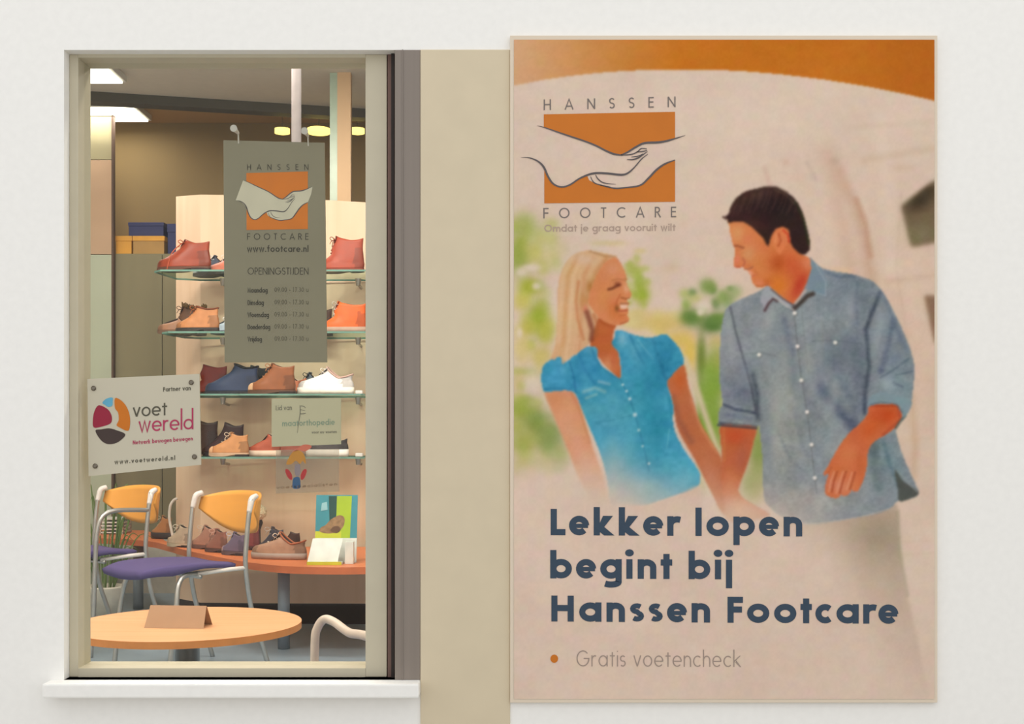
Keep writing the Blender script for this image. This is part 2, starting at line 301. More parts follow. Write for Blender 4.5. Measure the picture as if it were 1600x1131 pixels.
def paint_picture():
    B = tuple(PIC[0, 0])
    # pale blurred buildings behind the man
    blob(1290, 180, 260, 120, (222, 200, 180), .6)
    blob(1340, 520, 230, 260, (212, 180, 155), .6)
    blob(1300, 380, 60, 90, (222, 196, 176), .7)
    line([(1310, 268), (1335, 320), (1352, 380), (1362, 440)], 16, (196, 155, 128), .55, 12)
    line([(1338, 312), (1352, 350), (1360, 400)], 8, (184, 132, 104), .5, 7)
    blob(1303, 252, 8, 7, (178, 152, 130), .6); blob(1228, 253, 6, 6, (205, 170, 145), .6)
    line([(1262, 255), (1274, 280)], 7, (196, 170, 155), .5, 6)
    line([(1195, 262), (1203, 290)], 7, (205, 165, 150), .5, 6)
    line([(1390, 262), (1425, 262)], 8, (205, 172, 145), .4, 8)
    w = mask([(1408, 322), (1462, 280), (1466, 378), (1424, 386)], 3.5, False)
    lay(w, (118, 100, 72)); blob(1438, 312, 26, 16, (58, 46, 34), .9, -30, w); blob(1452, 298, 14, 10, (70, 55, 35), .8, 0, w)
    blob(1440, 365, 22, 16, (130, 122, 92), .8, 0, w)
    w = mask([(1444, 462), (1466, 462), (1466, 560), (1456, 520)], 3, False); lay(w, (125, 92, 68), .85)
    line([(1425, 620), (1430, 700), (1428, 745)], 10, (196, 160, 125), .5, 10)
    line([(1408, 300), (1400, 420), (1420, 540)], 3, (200, 168, 145), .35, 4)
    for y in (560, 600, 690, 735, 850, 870): line([(1380, y), (1460, y-6)], 1.5, (202, 172, 150), .3, 4)
    for P, w, c, a in (([(1296, 240), (1310, 300), (1322, 380), (1330, 430)], 26, (206, 170, 146), .5), ([(1376, 180), (1388, 300), (1392, 420)], 22, (226, 204, 184), .5), ([(1420, 400), (1428, 520), (1440, 640)], 18, (222, 192, 168), .5),
                        ([(1240, 250), (1262, 300)], 16, (214, 186, 164), .4), ([(1350, 250), (1460, 232)], 10, (206, 176, 150), .45), ([(1330, 200), (1460, 190)], 8, (208, 182, 158), .3), ([(1385, 440), (1460, 430)], 8, (200, 168, 142), .4),
                        ([(1280, 420), (1330, 424)], 10, (224, 186, 150), .5), ([(1150, 430), (1172, 470)], 30, (222, 196, 176), .4)):
        line(P, w, c, a, w*.7)
    # orange header above the arc
    arc = [(803, 134), (850, 124.5), (900, 117.5), (950, 112.5), (1000, 109.6), (1060, 108.5), (1110, 108.8), (1160, 111),
           (1220, 116), (1290, 124.5), (1360, 136), (1420, 148), (1463, 158)]
    m = mask([(800, 50)]+[(800, 134.5)]+arc+[(1470, 50)], 1.3, False)
    t = np.clip((GX-803)/260, 0, 1)[..., None]
    oc = np.array((212, 164, 122))*(1-t)+np.array((196, 112, 26))*t
    t2 = np.clip((GX-1300)/160, 0, 1)[..., None]; oc = oc*(1-t2)+np.array((184, 100, 22))*t2
    PIC[:] = PIC*(1-m[..., None])+oc*m[..., None]
    # foliage
    rr = random.Random(21)
    for i in range(60):                                  # loose out-of-focus leaves at the left
        x, y = rr.uniform(800, 878), rr.uniform(345, 745)
        c = rr.choice([(176, 182, 70), (160, 172, 62), (206, 196, 104), (190, 188, 84), (140, 158, 66)])
        blob(x, y, rr.uniform(7, 16), rr.uniform(7, 15), c, .55*max(0.2, 1-(x-803)/110), hard=1.2)
    for i in range(26):
        x, y = rr.uniform(1070, 1150), rr.uniform(445, 530)
        c = rr.choice([(104, 134, 60), (128, 152, 76), (90, 122, 56), (150, 168, 90), (170, 178, 100)])
        blob(x, y, rr.uniform(5, 11), rr.uniform(4, 10), c, .75, hard=1.2)
    for i in range(22):
        x, y = rr.uniform(985, 1075), rr.uniform(488, 545)
        blob(x, y, rr.uniform(8, 18), rr.uniform(5, 9), rr.choice([(214, 190, 104), (204, 186, 96), (218, 196, 130)]), .5, hard=1.2)
    for i in range(16):
        x, y = rr.uniform(1094, 1126), rr.uniform(560, 720)
        blob(x, y, rr.uniform(8, 16), rr.uniform(10, 22), rr.choice([(124, 154, 54), (142, 166, 66), (112, 140, 50)]), .6, hard=1.2)
    for i in range(18):
        x, y = rr.uniform(976, 1012), rr.uniform(400, 480)
        blob(x, y, rr.uniform(4, 8), rr.uniform(4, 9), rr.choice([(160, 174, 60), (176, 182, 84), (190, 190, 110)]), .5, hard=1.2)
    F = [(818, 352, 22, 22, (160, 168, 86), .8), (812, 398, 20, 34, (146, 160, 62), .9), (850, 372, 22, 14, (200, 196, 120), .6),
         (836, 395, 18, 16, (196, 190, 100), .7), (826, 448, 17, 15, (165, 172, 55), .9), (862, 400, 12, 18, (205, 196, 130), .6),
         (815, 470, 14, 16, (200, 188, 90), .8), (842, 494, 18, 24, (152, 166, 48), .95), (826, 512, 14, 14, (184, 176, 70), .8),
         (853, 520, 14, 20, (185, 178, 70), .8), (815, 545, 14, 24, (212, 190, 120), .8), (845, 556, 18, 16, (208, 184, 110), .8),
         (810, 596, 10, 18, (206, 184, 120), .6), (812, 640, 20, 22, (158, 168, 66), .9), (838, 662, 22, 26, (122, 142, 62), .9),
         (860, 684, 22, 28, (130, 146, 76), .9), (818, 690, 24, 26, (168, 170, 84), .85), (874, 718, 18, 22, (166, 168, 108), .8),
         (840, 726, 26, 16, (190, 180, 124), .7), (822, 742, 18, 12, (206, 190, 150), .7),
         (987, 420, 12, 10, (168, 174, 84), .85), (998, 442, 10, 12, (160, 172, 70), .8), (1003, 460, 13, 18, (152, 168, 50), .9),
         (1000, 500, 40, 14, (212, 186, 116), .75), (1040, 506, 34, 12, (208, 180, 104), .8), (985, 500, 14, 12, (214, 196, 136), .8),
         (952, 380, 28, 5, (206, 186, 130), .6), (1000, 392, 10, 5, (208, 188, 120), .6),
         (1048, 418, 12, 8, (206, 176, 150), .5), (1062, 530, 22, 16, (214, 182, 96), .8), (1078, 552, 13, 28, (218, 184, 84), .9),
         (1105, 447, 13, 13, (128, 148, 76), .9), (1086, 466, 12, 8, (190, 184, 110), .7), (1080, 496, 18, 15, (100, 128, 58), .95),
         (1112, 506, 22, 16, (88, 120, 56), .95), (1134, 466, 16, 14, (132, 154, 86), .85), (1148, 455, 12, 10, (150, 166, 110), .7),
         (1130, 500, 18, 12, (104, 134, 62), .85), (1140, 480, 16, 8, (170, 178, 140), .7), (1120, 534, 14, 12, (200, 176, 110), .7), (1096, 560, 8, 40, (104, 122, 46), .9),
         (1112, 600, 18, 50, (132, 160, 60), .95), (1112, 665, 16, 50, (128, 156, 58), .9), (1124, 560, 16, 22, (160, 166, 80), .7),
         (1186, 700, 18, 50, (138, 152, 78), .95), (1176, 760, 20, 30, (160, 164, 100), .85), (1100, 740, 14, 30, (186, 180, 124), .7)]
    for x, y, rx, ry, c, a in F: blob(x, y, rx, ry, c, a, hard=1.3)
    for x, y, rx, ry in ((838, 447, 7, 6), (830, 418, 16, 6), (815, 425, 10, 7), (1101, 479, 12, 9), (1094, 488, 6, 6), (832, 596, 14, 14), (812, 520, 5, 8), (858, 610, 10, 16)):
        blob(x, y, rx, ry, (224, 206, 184), .85, hard=1.3)
    line([(1070, 560), (1086, 600), (1104, 655), (1122, 705), (1128, 725)], 9, (212, 192, 158), .9, 6)
    line([(1096, 735), (1112, 770), (1124, 800)], 9, (220, 202, 176), .8, 8)
    blob(830, 790, 50, 40, B, .9); blob(860, 756, 14, 10, (224, 200, 180), .8)
    # ------- woman
    hair = mask([(917, 391.5), (900, 396), (886, 408), (876, 428), (871.5, 452), (871, 480), (870, 510), (867, 540), (860, 562), (872, 558), (880, 568),
                 (888, 560), (900, 553), (914, 546), (924, 530), (930, 512), (934, 500), (940, 480), (940, 462), (942, 440), (948, 420), (958, 408), (964, 401),
                 (955, 398), (940, 395), (928, 392.5)], 1.3)
    armL = mask([(852, 610), (890, 610), (903, 622), (912, 650), (923, 688), (934, 720), (943, 748), (952, 800), (932, 800), (915, 768), (900, 737), (887, 702), (872, 667), (860, 637)], 1.8)
    lay(armL, (214, 148, 108)); blob(868, 625, 14, 16, (206, 130, 84), .6, 0, armL); blob(905, 700, 14, 60, (220, 160, 128), .6, -24, armL)
    line([(892, 612), (906, 640), (922, 690)], 4, (190, 118, 78), .5, 4, armL)
    armR = mask([(1040, 598), (1056, 578), (1069, 570), (1075, 600), (1083, 626), (1092, 655), (1106, 680), (1118, 700), (1127, 716), (1132, 745), (1136, 800), (1127, 800),
                 (1112, 770), (1100, 747), (1085, 717), (1070, 692), (1058, 667), (1053, 642), (1048, 617)], 1.4)
    lay(armR, (188, 106, 66)); blob(1062, 595, 12, 18, (196, 92, 40), .8, 0, armR); line([(1052, 620), (1060, 655), (1080, 690)], 9, (146, 84, 62), .55, 7, armR)
    line([(1080, 625), (1096, 668), (1120, 706)], 5, (212, 140, 96), .6, 4, armR); blob(1110, 740, 14, 30, (196, 128, 96), .6, -20, armR)
    neck = mask([(915, 480), (940, 498), (961, 506), (959, 518), (958, 530), (966, 545), (970, 592), (955, 580), (938, 562), (926, 548), (918, 520)], 1.2)
    lay(neck, (190, 98, 52)); blob(950, 572, 14, 16, (216, 148, 104), .8, 30, neck); blob(948, 545, 10, 8, (186, 96, 48), .6, 0, neck)
    blob(958, 565, 5, 20, (192, 96, 60), .6, 0, neck); line([(928, 494), (945, 505), (960, 509)], 6, (168, 78, 34), .7, 5, neck)
    lay(hair, (214, 170, 126))
    for x, c, w_, a in ((876, (222, 186, 144), 6, .6), (884, (206, 152, 98), 5, .6), (892, (226, 190, 150), 6, .6), (901, (218, 178, 136), 6, .5), (909, (206, 142, 96), 5, .6)):
        line([(x+18, 402), (x+4, 430), (x, 480), (x-3, 530), (x-8, 560)], w_, c, a, 5, hair)
    line([(872, 540), (866, 560)], 5, (206, 138, 100), .6, 4, hair)
    blob(915, 405, 22, 9, (216, 182, 156), .7, 10, hair); line([(922, 392), (945, 400), (964, 401)], 3.5, (172, 128, 88), .7, 3, hair)
    line([(948, 404), (932, 424), (924, 448), (918, 470)], 7, (192, 128, 76), .6, 6, hair)
    line([(904, 440), (900, 470), (903, 500), (912, 530)], 4, (196, 120, 74), .7, 4, hair)
    blob(921, 448, 6, 10, (176, 112, 48), .7, 0, hair); blob(912, 470, 8, 14, (182, 120, 62), .6, 0, hair)
    face = mask([(962, 402.5), (969, 410), (975, 421), (978.5, 431), (979.5, 436), (978.5, 440.5), (981, 447), (984.5, 455), (987, 460.5), (984.5, 465.5), (980, 467.5), (980.5, 471), (983, 475), (980.5, 479.5),
                 (982.5, 485), (981.5, 489), (980.5, 493), (983, 498), (981, 502.5), (975, 506), (965, 508), (955, 507), (942, 501), (932, 492), (925, 482), (920, 474), (921, 460), (926, 445), (932, 430), (941, 416), (951, 406)], 1.0)
    lay(face, (212, 132, 84)); blob(958, 420, 16, 12, (216, 152, 110), .7, 30, face); blob(944, 470, 12, 16, (208, 142, 80), .6, 0, face)
    blob(958, 482, 10, 14, (202, 104, 52), .6, 0, face); blob(970, 495, 12, 8, (212, 110, 62), .6, 0, face); blob(968, 430, 8, 8, (216, 130, 88), .5, 0, face)
    blob(979, 452, 4, 9, (226, 166, 128), .8, -18, face); blob(982, 460, 4, 4, (208, 118, 70), .6, 0, face)
    line([(951, 452), (957, 450.5), (963, 447), (968, 445)], 4.2, (120, 58, 34), .85, 2.4, face); blob(965, 444, 5, 4, (116, 52, 32), .7, 0, face)
    line([(957, 438), (966, 435.5), (973, 437)], 2, (170, 104, 60), .6, 2.4, face); blob(978, 437, 3, 3, (160, 112, 60), .6, 0, face)
    line([(971, 465), (978, 467), (983, 466)], 2.6, (150, 78, 40), .8, 2, face); line([(969, 460), (964, 470), (962, 481)], 2.2, (176, 82, 42), .6, 2.4, face)
    line([(970, 474), (977, 474.5), (982, 474)], 2.2, (150, 96, 68), .9, 1.8, face)
    m = mask([(968, 477), (975, 476.5), (981, 477.5), (978, 482), (971, 482.5)], .9); lay(m*face, (232, 186, 164), .95)
    blob(964, 482, 3.2, 5, (122, 70, 30), .85, 0, face); line([(966, 485), (972, 486), (980, 484.5)], 2.4, (176, 76, 58), .8, 1.8, face)
    line([(968, 493), (977, 492)], 2, (176, 88, 48), .5, 2.4, face); line([(970, 506), (978, 503.5), (982, 501)], 2.6, (166, 84, 52), .7, 2.4, face)
    blob(915, 482, 4, 6, (206, 124, 92), .9); line([(917, 488), (921, 500), (926, 516), (924, 530)], 8, (128, 62, 42), .8, 5); line([(928, 492), (933, 505), (932, 525)], 5, (170, 90, 46), .6, 4)
    shirt_pts = [(848, 574), (856, 565), (866, 560), (876, 558), (884, 566), (892, 559), (902, 552), (912, 545), (921, 541), (931, 543), (934, 549), (934, 559), (940, 571), (952, 580),
                 (969, 591), (970, 575), (968, 558), (965, 549), (958, 541), (956, 535), (960, 527), (962, 517), (974, 517), (990, 523), (1010, 527), (1024, 526), (1036, 522), (1043, 524), (1052, 533), (1063, 547), (1069, 565),
                 (1061, 574), (1048, 588), (1042, 597), (1046, 612), (1052, 635), (1051, 656), (1056, 678), (1070, 704), (1085, 725), (1094, 742), (1092, 757), (1080, 766), (1058, 773), (1034, 781),
                 (1010, 789), (986, 790), (956, 790), (950, 756), (943, 725), (932, 693), (920, 665), (908, 636), (900, 617), (888, 610), (866, 611), (851, 612), (846, 595)]
    S = mask(shirt_pts, 1.1); lay(S, (62, 148, 178))
    for x, y, rx, ry, c, a, r in ((1035, 560, 22, 40, (28, 112, 146), .8, 15), (1050, 550, 14, 16, (40, 126, 160), .6, 0), (930, 580, 26, 22, (52, 138, 176), .6, 0), (868, 592, 18, 20, (72, 158, 194), .8, 0),
                                 (905, 580, 10, 30, (44, 122, 160), .6, 15), (990, 545, 10, 24, (104, 170, 190), .6, -12), (972, 530, 8, 12, (130, 184, 196), .7, 0), (1000, 620, 22, 50, (58, 150, 172), .6, 0),
                                 (970, 640, 30, 30, (84, 160, 176), .6, 0), (1025, 660, 24, 40, (46, 140, 162), .7, 0), (1030, 720, 40, 30, (70, 156, 176), .6, 0), (1068, 735, 20, 20, (84, 166, 188), .7, 20),
                                 (925, 545, 10, 8, (96, 158, 178), .6, 0), (1012, 535, 10, 6, (60, 140, 164), .6, 0), (940, 650, 22, 40, (74, 152, 172), .6, -20)):
        blob(x, y, rx, ry, c, a, r, S)
    for P, w_, c, a in (([(912, 612), (930, 606), (945, 612)], 5, (150, 186, 184), .6), ([(916, 622), (932, 616)], 4, (148, 186, 184), .6), ([(936, 596), (952, 600)], 4, (140, 180, 196), .7),
                        ([(890, 566), (896, 586), (900, 612)], 3, (36, 108, 148), .6), ([(904, 552), (912, 575), (930, 600)], 4, (40, 118, 160), .5), ([(985, 525), (996, 550), (1010, 575)], 4, (42, 122, 152), .6),
                        ([(1020, 530), (1028, 556), (1040, 590)], 5, (30, 104, 136), .5), ([(996, 530), (1010, 548), (1020, 560)], 2.5, (120, 184, 200), .5),
                        ([(925, 545), (931, 562), (945, 578), (966, 592)], 3, (46, 122, 156), .6), ([(969, 592), (984, 622), (993, 650), (1004, 690), (1014, 735)], 2, (44, 118, 148), .7),
                        ([(930, 660), (960, 656), (990, 648)], 2.5, (48, 128, 152), .4), ([(1045, 620), (1050, 650), (1062, 690)], 5, (34, 124, 150), .5), ([(1042, 700), (1046, 670)], 2, (120, 190, 200), .4),
                        ([(848, 608), (870, 607), (892, 608)], 3, (46, 120, 156), .5), ([(1044, 594), (1058, 580), (1067, 570)], 4, (24, 92, 124), .6)):
        line(P, w_, c, a, w_*.8, S)
    for x, y, r in ((973, 601, 2), (979, 611, 2.2), (984, 623, 2.6), (992, 648, 3.4), (998, 672, 2.4), (1004, 697, 2), (1014, 724, 2.2)): blob(x, y, r, r, (196, 214, 214), .9, hard=1.6)
    dn = value_noise(7, 6, 41)*14+value_noise(22, 30, 42)*16; PIC[:] = PIC+(dn*S)[..., None]
    for x, y, rx, ry, c, a, r in ((915, 640, 16, 10, (100, 170, 184), .5, -20), (955, 620, 12, 8, (84, 160, 180), .5, 0), (1020, 600, 8, 40, (44, 134, 160), .5, 5), (985, 690, 20, 30, (90, 162, 178), .5, 0), (1075, 745, 14, 8, (100, 176, 196), .6, -20),
                                 (1005, 760, 40, 16, (120, 176, 188), .6, 0), (960, 720, 20, 40, (110, 168, 178), .6, -15), (880, 578, 8, 6, (96, 172, 200), .5, 0), (1015, 560, 7, 22, (54, 146, 174), .5, 0), (1056, 556, 5, 14, (60, 150, 180), .6, 15)):
        blob(x, y, rx, ry, c, a, r, S)
    # strands over shoulder
    for P in ([(878, 545), (880, 566)], [(872, 540), (866, 560)], [(890, 540), (889, 560)], [(904, 530), (900, 552)]): line(P, 4.5, (214, 172, 130), .8, 3)
    pants = mask([(955, 792), (1010, 789), (1060, 773), (1092, 760), (1098, 800), (1100, 860), (940, 860)], 2); lay(pants, (204, 172, 150), .7)
    # ------- man
    tr = mask([(1215, 815), (1300, 812), (1385, 792), (1402, 790), (1404, 840), (1412, 905), (1424, 960), (1436, 1020), (1444, 1100), (1340, 1100), (1300, 960), (1240, 870)], 2.5)
    lay(tr, (190, 166, 144), .8); blob(1375, 832, 50, 45, (158, 140, 118), .8, 10, tr); blob(1398, 900, 20, 70, (176, 158, 136), .6, 0, tr); blob(1332, 920, 12, 45, (210, 186, 164), .7, -15, tr)
    blob(1420, 1040, 26, 80, (190, 168, 150), .7, 0, tr); line([(1403, 800), (1406, 860), (1418, 930)], 5, (140, 136, 104), .35, 5)
    skin = mask([(1137, 344), (1139.5, 352), (1141, 363), (1143.5, 374), (1145, 381), (1148, 387), (1149, 393), (1147.5, 403), (1146, 411), (1147, 415.5), (1150.5, 418), (1156, 418), (1161, 417.5), (1163, 421), (1168, 423), (1171, 427),
                 (1174, 431), (1174.5, 436), (1176, 441), (1179.5, 446), (1186, 449.5), (1194, 448), (1202, 449), (1212, 462), (1228, 474), (1242, 478), (1256, 466), (1268, 445), (1272, 420), (1268, 406),
                 (1252, 396), (1240, 380), (1234, 340), (1180, 330), (1145, 338)], 1.1)
    lay(skin, (212, 118, 66)); blob(1152, 364, 14, 16, (220, 154, 102), .8, 0, skin); blob(1175, 372, 16, 14, (216, 126, 84), .6, 0, skin); blob(1170, 396, 14, 14, (212, 146, 96), .8, 0, skin)
    blob(1190, 415, 14, 16, (208, 128, 66), .6, 0, skin); blob(1216, 412, 14, 16, (176, 74, 24), .8, 0, skin); blob(1240, 420, 16, 26, (200, 80, 42), .7, -20, skin)
    blob(1215, 446, 16, 18, (214, 116, 34), .8, 30, skin); blob(1250, 445, 10, 26, (182, 54, 34), .8, 25, skin); blob(1262, 412, 8, 12, (216, 126, 88), .8, 0, skin); blob(1258, 460, 8, 8, (188, 96, 70), .6, 0, skin)
    blob(1188, 442, 10, 6, (222, 136, 100), .7, 0, skin); blob(1198, 440, 8, 6, (190, 92, 34), .6, 0, skin); blob(1152, 405, 5, 10, (222, 124, 94), .8, 8, skin)
    line([(1144, 384.5), (1152, 384), (1161, 387)], 3.4, (150, 78, 50), .8, 2.6, skin); line([(1152, 391), (1158, 390)], 2, (190, 110, 70), .6, 2, skin); line([(1161, 404), (1164, 410), (1161, 416)], 3, (182, 90, 64), .7, 2.6, skin)
    line([(1148, 417), (1156, 417.5)], 2.4, (186, 76, 52), .7, 2, skin); line([(1164, 420), (1170, 420.5), (1176, 417)], 2.4, (156, 92, 66), .8, 2, skin); line([(1168, 414), (1178, 420), (1184, 430)], 2, (192, 104, 62), .5, 2.6, skin)
    blob(1172, 426, 5, 3, (232, 162, 138), .8, 30, skin); line([(1174, 431.5), (1180, 430)], 2, (190, 90, 70), .6, 2, skin); line([(1180, 447), (1190, 447.5), (1200, 444)], 3, (170, 92, 50), .5, 3, skin)
    hm = mask([(1130, 339), (1138, 335), (1142, 323), (1149, 312), (1159, 303), (1171, 297.5), (1184, 294.5), (1198, 291.5), (1211, 292), (1222, 296.5), (1234, 304), (1244, 314), (1252, 327), (1257, 342), (1261, 358),
               (1264.5, 374), (1266, 385), (1263, 393), (1257, 398), (1249, 396), (1243, 391), (1237, 383), (1234.5, 374), (1233, 362), (1228, 356), (1220, 355), (1212, 358), (1207, 365), (1203, 376), (1201, 384),
               (1197, 382), (1193, 373), (1186, 365), (1178, 358), (1170, 351), (1160, 346.5), (1148, 346), (1139, 348.5), (1136, 342)], 1.4)
    lay(hm, (48, 27, 24)); blob(1185, 304, 26, 9, (92, 60, 50), .6, -15, hm); blob(1150, 325, 10, 14, (78, 42, 40), .6, 20, hm); blob(1180, 350, 22, 10, (72, 38, 32), .6, 25, hm)
    line([(1244, 316), (1257, 345), (1264, 380)], 5, (40, 56, 22), .6, 4, hm); blob(1215, 330, 26, 20, (30, 20, 22), .6, 0, hm)
    line([(1210, 296), (1228, 304), (1242, 318)], 3, (100, 84, 62), .5, 4, hm)
    for i in range(26):                                  # strands
        x = 1146+i*4.2; y = 300+abs(x-1200)*.16-6*(i % 2)
        line([(x, y), (x-4, y+16), (x-10, y+30)], 2, (84, 56, 48) if i % 3 else (34, 20, 20), .35, 2, hm)
    line([(1134, 342), (1130, 339)], 3, (66, 40, 34), .7, 2); line([(1184, 296), (1200, 291.5), (1214, 292), (1230, 300)], 3, (96, 76, 58), .4, 3)
    ear = mask([(1213, 361), (1220, 358), (1228, 360), (1231, 368), (1230, 380), (1224, 390), (1219, 397), (1214, 394), (1208, 384), (1208, 372)], 1.2)
    lay(ear, (218, 122, 72)); line([(1217, 366), (1220, 376), (1216, 384)], 3.4, (176, 76, 36), .7, 2.6, ear); line([(1224, 360), (1231, 366), (1233, 378)], 3, (196, 48, 26), .7, 2.4); line([(1213, 366), (1211, 378)], 2, (232, 156, 104), .6, 2, ear)
    # shirt
    body = mask([(1199, 447), (1186, 455), (1170, 462), (1152, 470), (1140, 477), (1132, 489), (1127, 517), (1124.5, 556), (1124.5, 594), (1129, 630), (1124, 640), (1122.5, 655), (1126, 664), (1142, 664), (1182, 667),
                 (1184, 655), (1187, 672), (1191, 711), (1193, 769), (1200, 790), (1226, 810), (1263, 819), (1302, 815), (1341, 808), (1372, 802), (1392, 793), (1402, 783), (1414, 781), (1431, 775), (1435, 767), (1424, 742), (1408, 704), (1400, 668),
                 (1413, 652), (1423, 633), (1427, 602), (1429, 575), (1423, 548), (1411, 517), (1396, 486), (1381, 459), (1364, 440), (1333, 429), (1291, 421), (1272, 411), (1266, 403), (1268, 420), (1261, 441), (1243, 474), (1222, 464), (1206, 451)], 1.1)
    lay(body, (136, 143, 146))
    for x, y, rx, ry, c, a, r in ((1165, 500, 26, 40, (150, 150, 152), .6, 20), (1310, 450, 50, 24, (122, 134, 142), .8, 8), (1390, 540, 26, 60, (128, 138, 146), .8, -15), (1400, 610, 24, 34, (128, 150, 156), .8, 0),
                                 (1240, 520, 30, 40, (150, 154, 156), .6, 0), (1320, 560, 30, 30, (116, 124, 132), .8, 0), (1220, 600, 26, 50, (150, 154, 148), .6, 0), (1300, 690, 40, 40, (144, 152, 152), .7, 0),
                                 (1220, 700, 26, 60, (160, 160, 150), .7, 0), (1150, 560, 22, 60, (140, 142, 146), .7, 0), (1150, 615, 24, 22, (108, 114, 130), .8, 0), (1385, 720, 24, 50, (120, 142, 146), .8, -10),
                                 (1370, 770, 30, 26, (142, 148, 152), .7, 0), (1280, 780, 60, 26, (164, 162, 158), .8, 0), (1348, 470, 14, 40, (118, 128, 138), .7, 5), (1240, 640, 10, 60, (168, 166, 152), .5, -8),
                                 (1345, 590, 16, 60, (88, 98, 112), .7, 0), (1250, 780, 60, 20, (176, 168, 160), .5, 0)):
        blob(x, y, rx, ry, c, a, r, body)
    for P, w_, c, a in (([(1284, 606), (1310, 640), (1342, 676)], 15, (88, 98, 116), .8), ([(1300, 560), (1318, 600), (1340, 640)], 12, (104, 112, 126), .5),
                        ([(1375, 458), (1364, 485), (1353, 515), (1356, 545), (1358, 575), (1352, 610), (1351, 645)], 6, (62, 72, 84), .8), ([(1396, 500), (1388, 540), (1376, 580)], 8, (94, 104, 122), .7),
                        ([(1420, 560), (1396, 578), (1376, 590)], 3, (86, 100, 112), .6), ([(1426, 580), (1400, 586)], 2.5, (84, 100, 110), .6), ([(1410, 604), (1396, 598)], 3, (84, 96, 112), .6), ([(1340, 445), (1336, 475), (1340, 505)], 6, (98, 110, 122), .5),
                        ([(1384, 470), (1400, 510), (1418, 550)], 7, (96, 108, 124), .5),
                        ([(1141, 480), (1150, 520), (1163, 565), (1174, 605), (1181, 640)], 3.5, (86, 88, 96), .8), ([(1176, 585), (1183, 615), (1184, 655)], 7, (72, 78, 88), .7),
                        ([(1130, 632), (1150, 640), (1180, 645)], 4, (66, 72, 88), .8), ([(1124, 661), (1150, 664), (1182, 667)], 4, (72, 74, 84), .8), ([(1136, 648), (1172, 654)], 7, (112, 118, 132), .7),
                        ([(1226, 500), (1232, 530), (1240, 552)], 8, (112, 120, 134), .6), ([(1240, 480), (1245, 530), (1252, 590), (1262, 650), (1270, 720), (1276, 770)], 2, (110, 112, 112), .6),
                        ([(1252, 480), (1257, 530), (1264, 590)], 1.6, (116, 120, 120), .5), ([(1270, 533), (1300, 531), (1346, 537)], 2, (104, 112, 118), .6), ([(1163, 553), (1190, 551), (1218, 558)], 2, (116, 120, 124), .6),
                        ([(1290, 425), (1310, 432), (1333, 431)], 5, (88, 104, 118), .6), ([(1218, 680), (1236, 720), (1262, 742)], 4, (126, 130, 134), .6), ([(1242, 640), (1250, 680), (1256, 705)], 9, (128, 134, 140), .6),
                        ([(1256, 600), (1264, 630)], 8, (118, 122, 128), .5), ([(1364, 690), (1366, 730), (1372, 760)], 14, (98, 112, 112), .7), ([(1380, 690), (1392, 730), (1404, 760)], 5, (96, 120, 128), .6),
                        ([(1222, 811), (1263, 819), (1302, 815), (1345, 808), (1390, 795)], 2.5, (196, 184, 170), .6), ([(1284, 500), (1286, 560)], 5, (136, 140, 138), .5), ([(1392, 440), (1364, 441), (1340, 432)], 2, (160, 160, 160), .5)):
        line(P, w_, c, a, w_*.8, body)
    dn = value_noise(4, 3, 31)*14+value_noise(9, 14, 32)*12+value_noise(24, 40, 33)*16-4
    PIC[:] = PIC+(dn*body)[..., None]*np.array((1.05, 1.0, .95))
    for x, y, rx, ry, c, a, r in ((1200, 500, 10, 22, (172, 172, 170), .5, 10), (1262, 560, 9, 40, (170, 172, 168), .45, -5), (1300, 630, 10, 26, (168, 170, 166), .5, 10), (1215, 640, 12, 50, (170, 170, 160), .5, 0),
                                 (1330, 480, 8, 26, (160, 166, 168), .5, 8), (1372, 520, 8, 40, (160, 168, 168), .6, 8), (1386, 600, 12, 10, (166, 180, 182), .6, 0), (1140, 520, 7, 34, (164, 166, 166), .5, -4),
                                 (1310, 700, 20, 12, (170, 172, 166), .5, -20), (1240, 590, 7, 40, (112, 122, 132), .5, -5), (1290, 560, 7, 30, (116, 126, 136), .5, 6), (1215, 540, 14, 26, (128, 136, 142), .5, 10),
                                 (1328, 540, 16, 20, (104, 114, 126), .5, 0), (1200, 690, 8, 40, (126, 138, 146), .5, -4), (1380, 460, 10, 10, (110, 124, 136), .6, 0), (1400, 560, 12, 10, (110, 124, 140), .6, 0), (1160, 580, 12, 20, (112, 118, 132), .5, 0)):
        blob(x, y, rx, ry, c, a, r, body)
    tail = mask([(1398, 734), (1412, 752), (1434, 767), (1431, 775), (1406, 783), (1403, 765)], 1.3); lay(tail, (76, 78, 70), .9); line([(1402, 735), (1432, 768)], 2, (150, 156, 150), .5, 2)
    c1 = mask([(1266, 403), (1274, 411), (1285, 422), (1292, 440), (1291, 463), (1276, 458), (1262, 452), (1262, 440), (1268, 420)], 1, False); lay(c1, (120, 138, 148)); line([(1275, 414), (1290, 440), (1290, 462), (1272, 456)], 1.6, (164, 170, 172), .6, 1.6)
    line([(1241, 482), (1252, 472), (1262, 462), (1270, 459)], 7, (60, 46, 42), .85, 4); line([(1243, 473), (1252, 462), (1258, 454)], 4, (188, 168, 156), .9, 2.5)
    c2 = mask([(1199, 447), (1206, 452), (1220, 465), (1236, 476), (1230, 481), (1216, 470), (1207, 466), (1196, 484), (1188, 470), (1190, 456)], 1, False); lay(c2, (160, 160, 166)); line([(1195, 485), (1201, 474), (1208, 467), (1214, 470)], 4, (74, 50, 52), .8, 3)
    line([(1205, 452), (1222, 466), (1240, 477)], 2.2, (90, 60, 56), .7, 2); line([(1210, 464), (1226, 476), (1240, 484)], 2.2, (190, 182, 172), .7, 2)
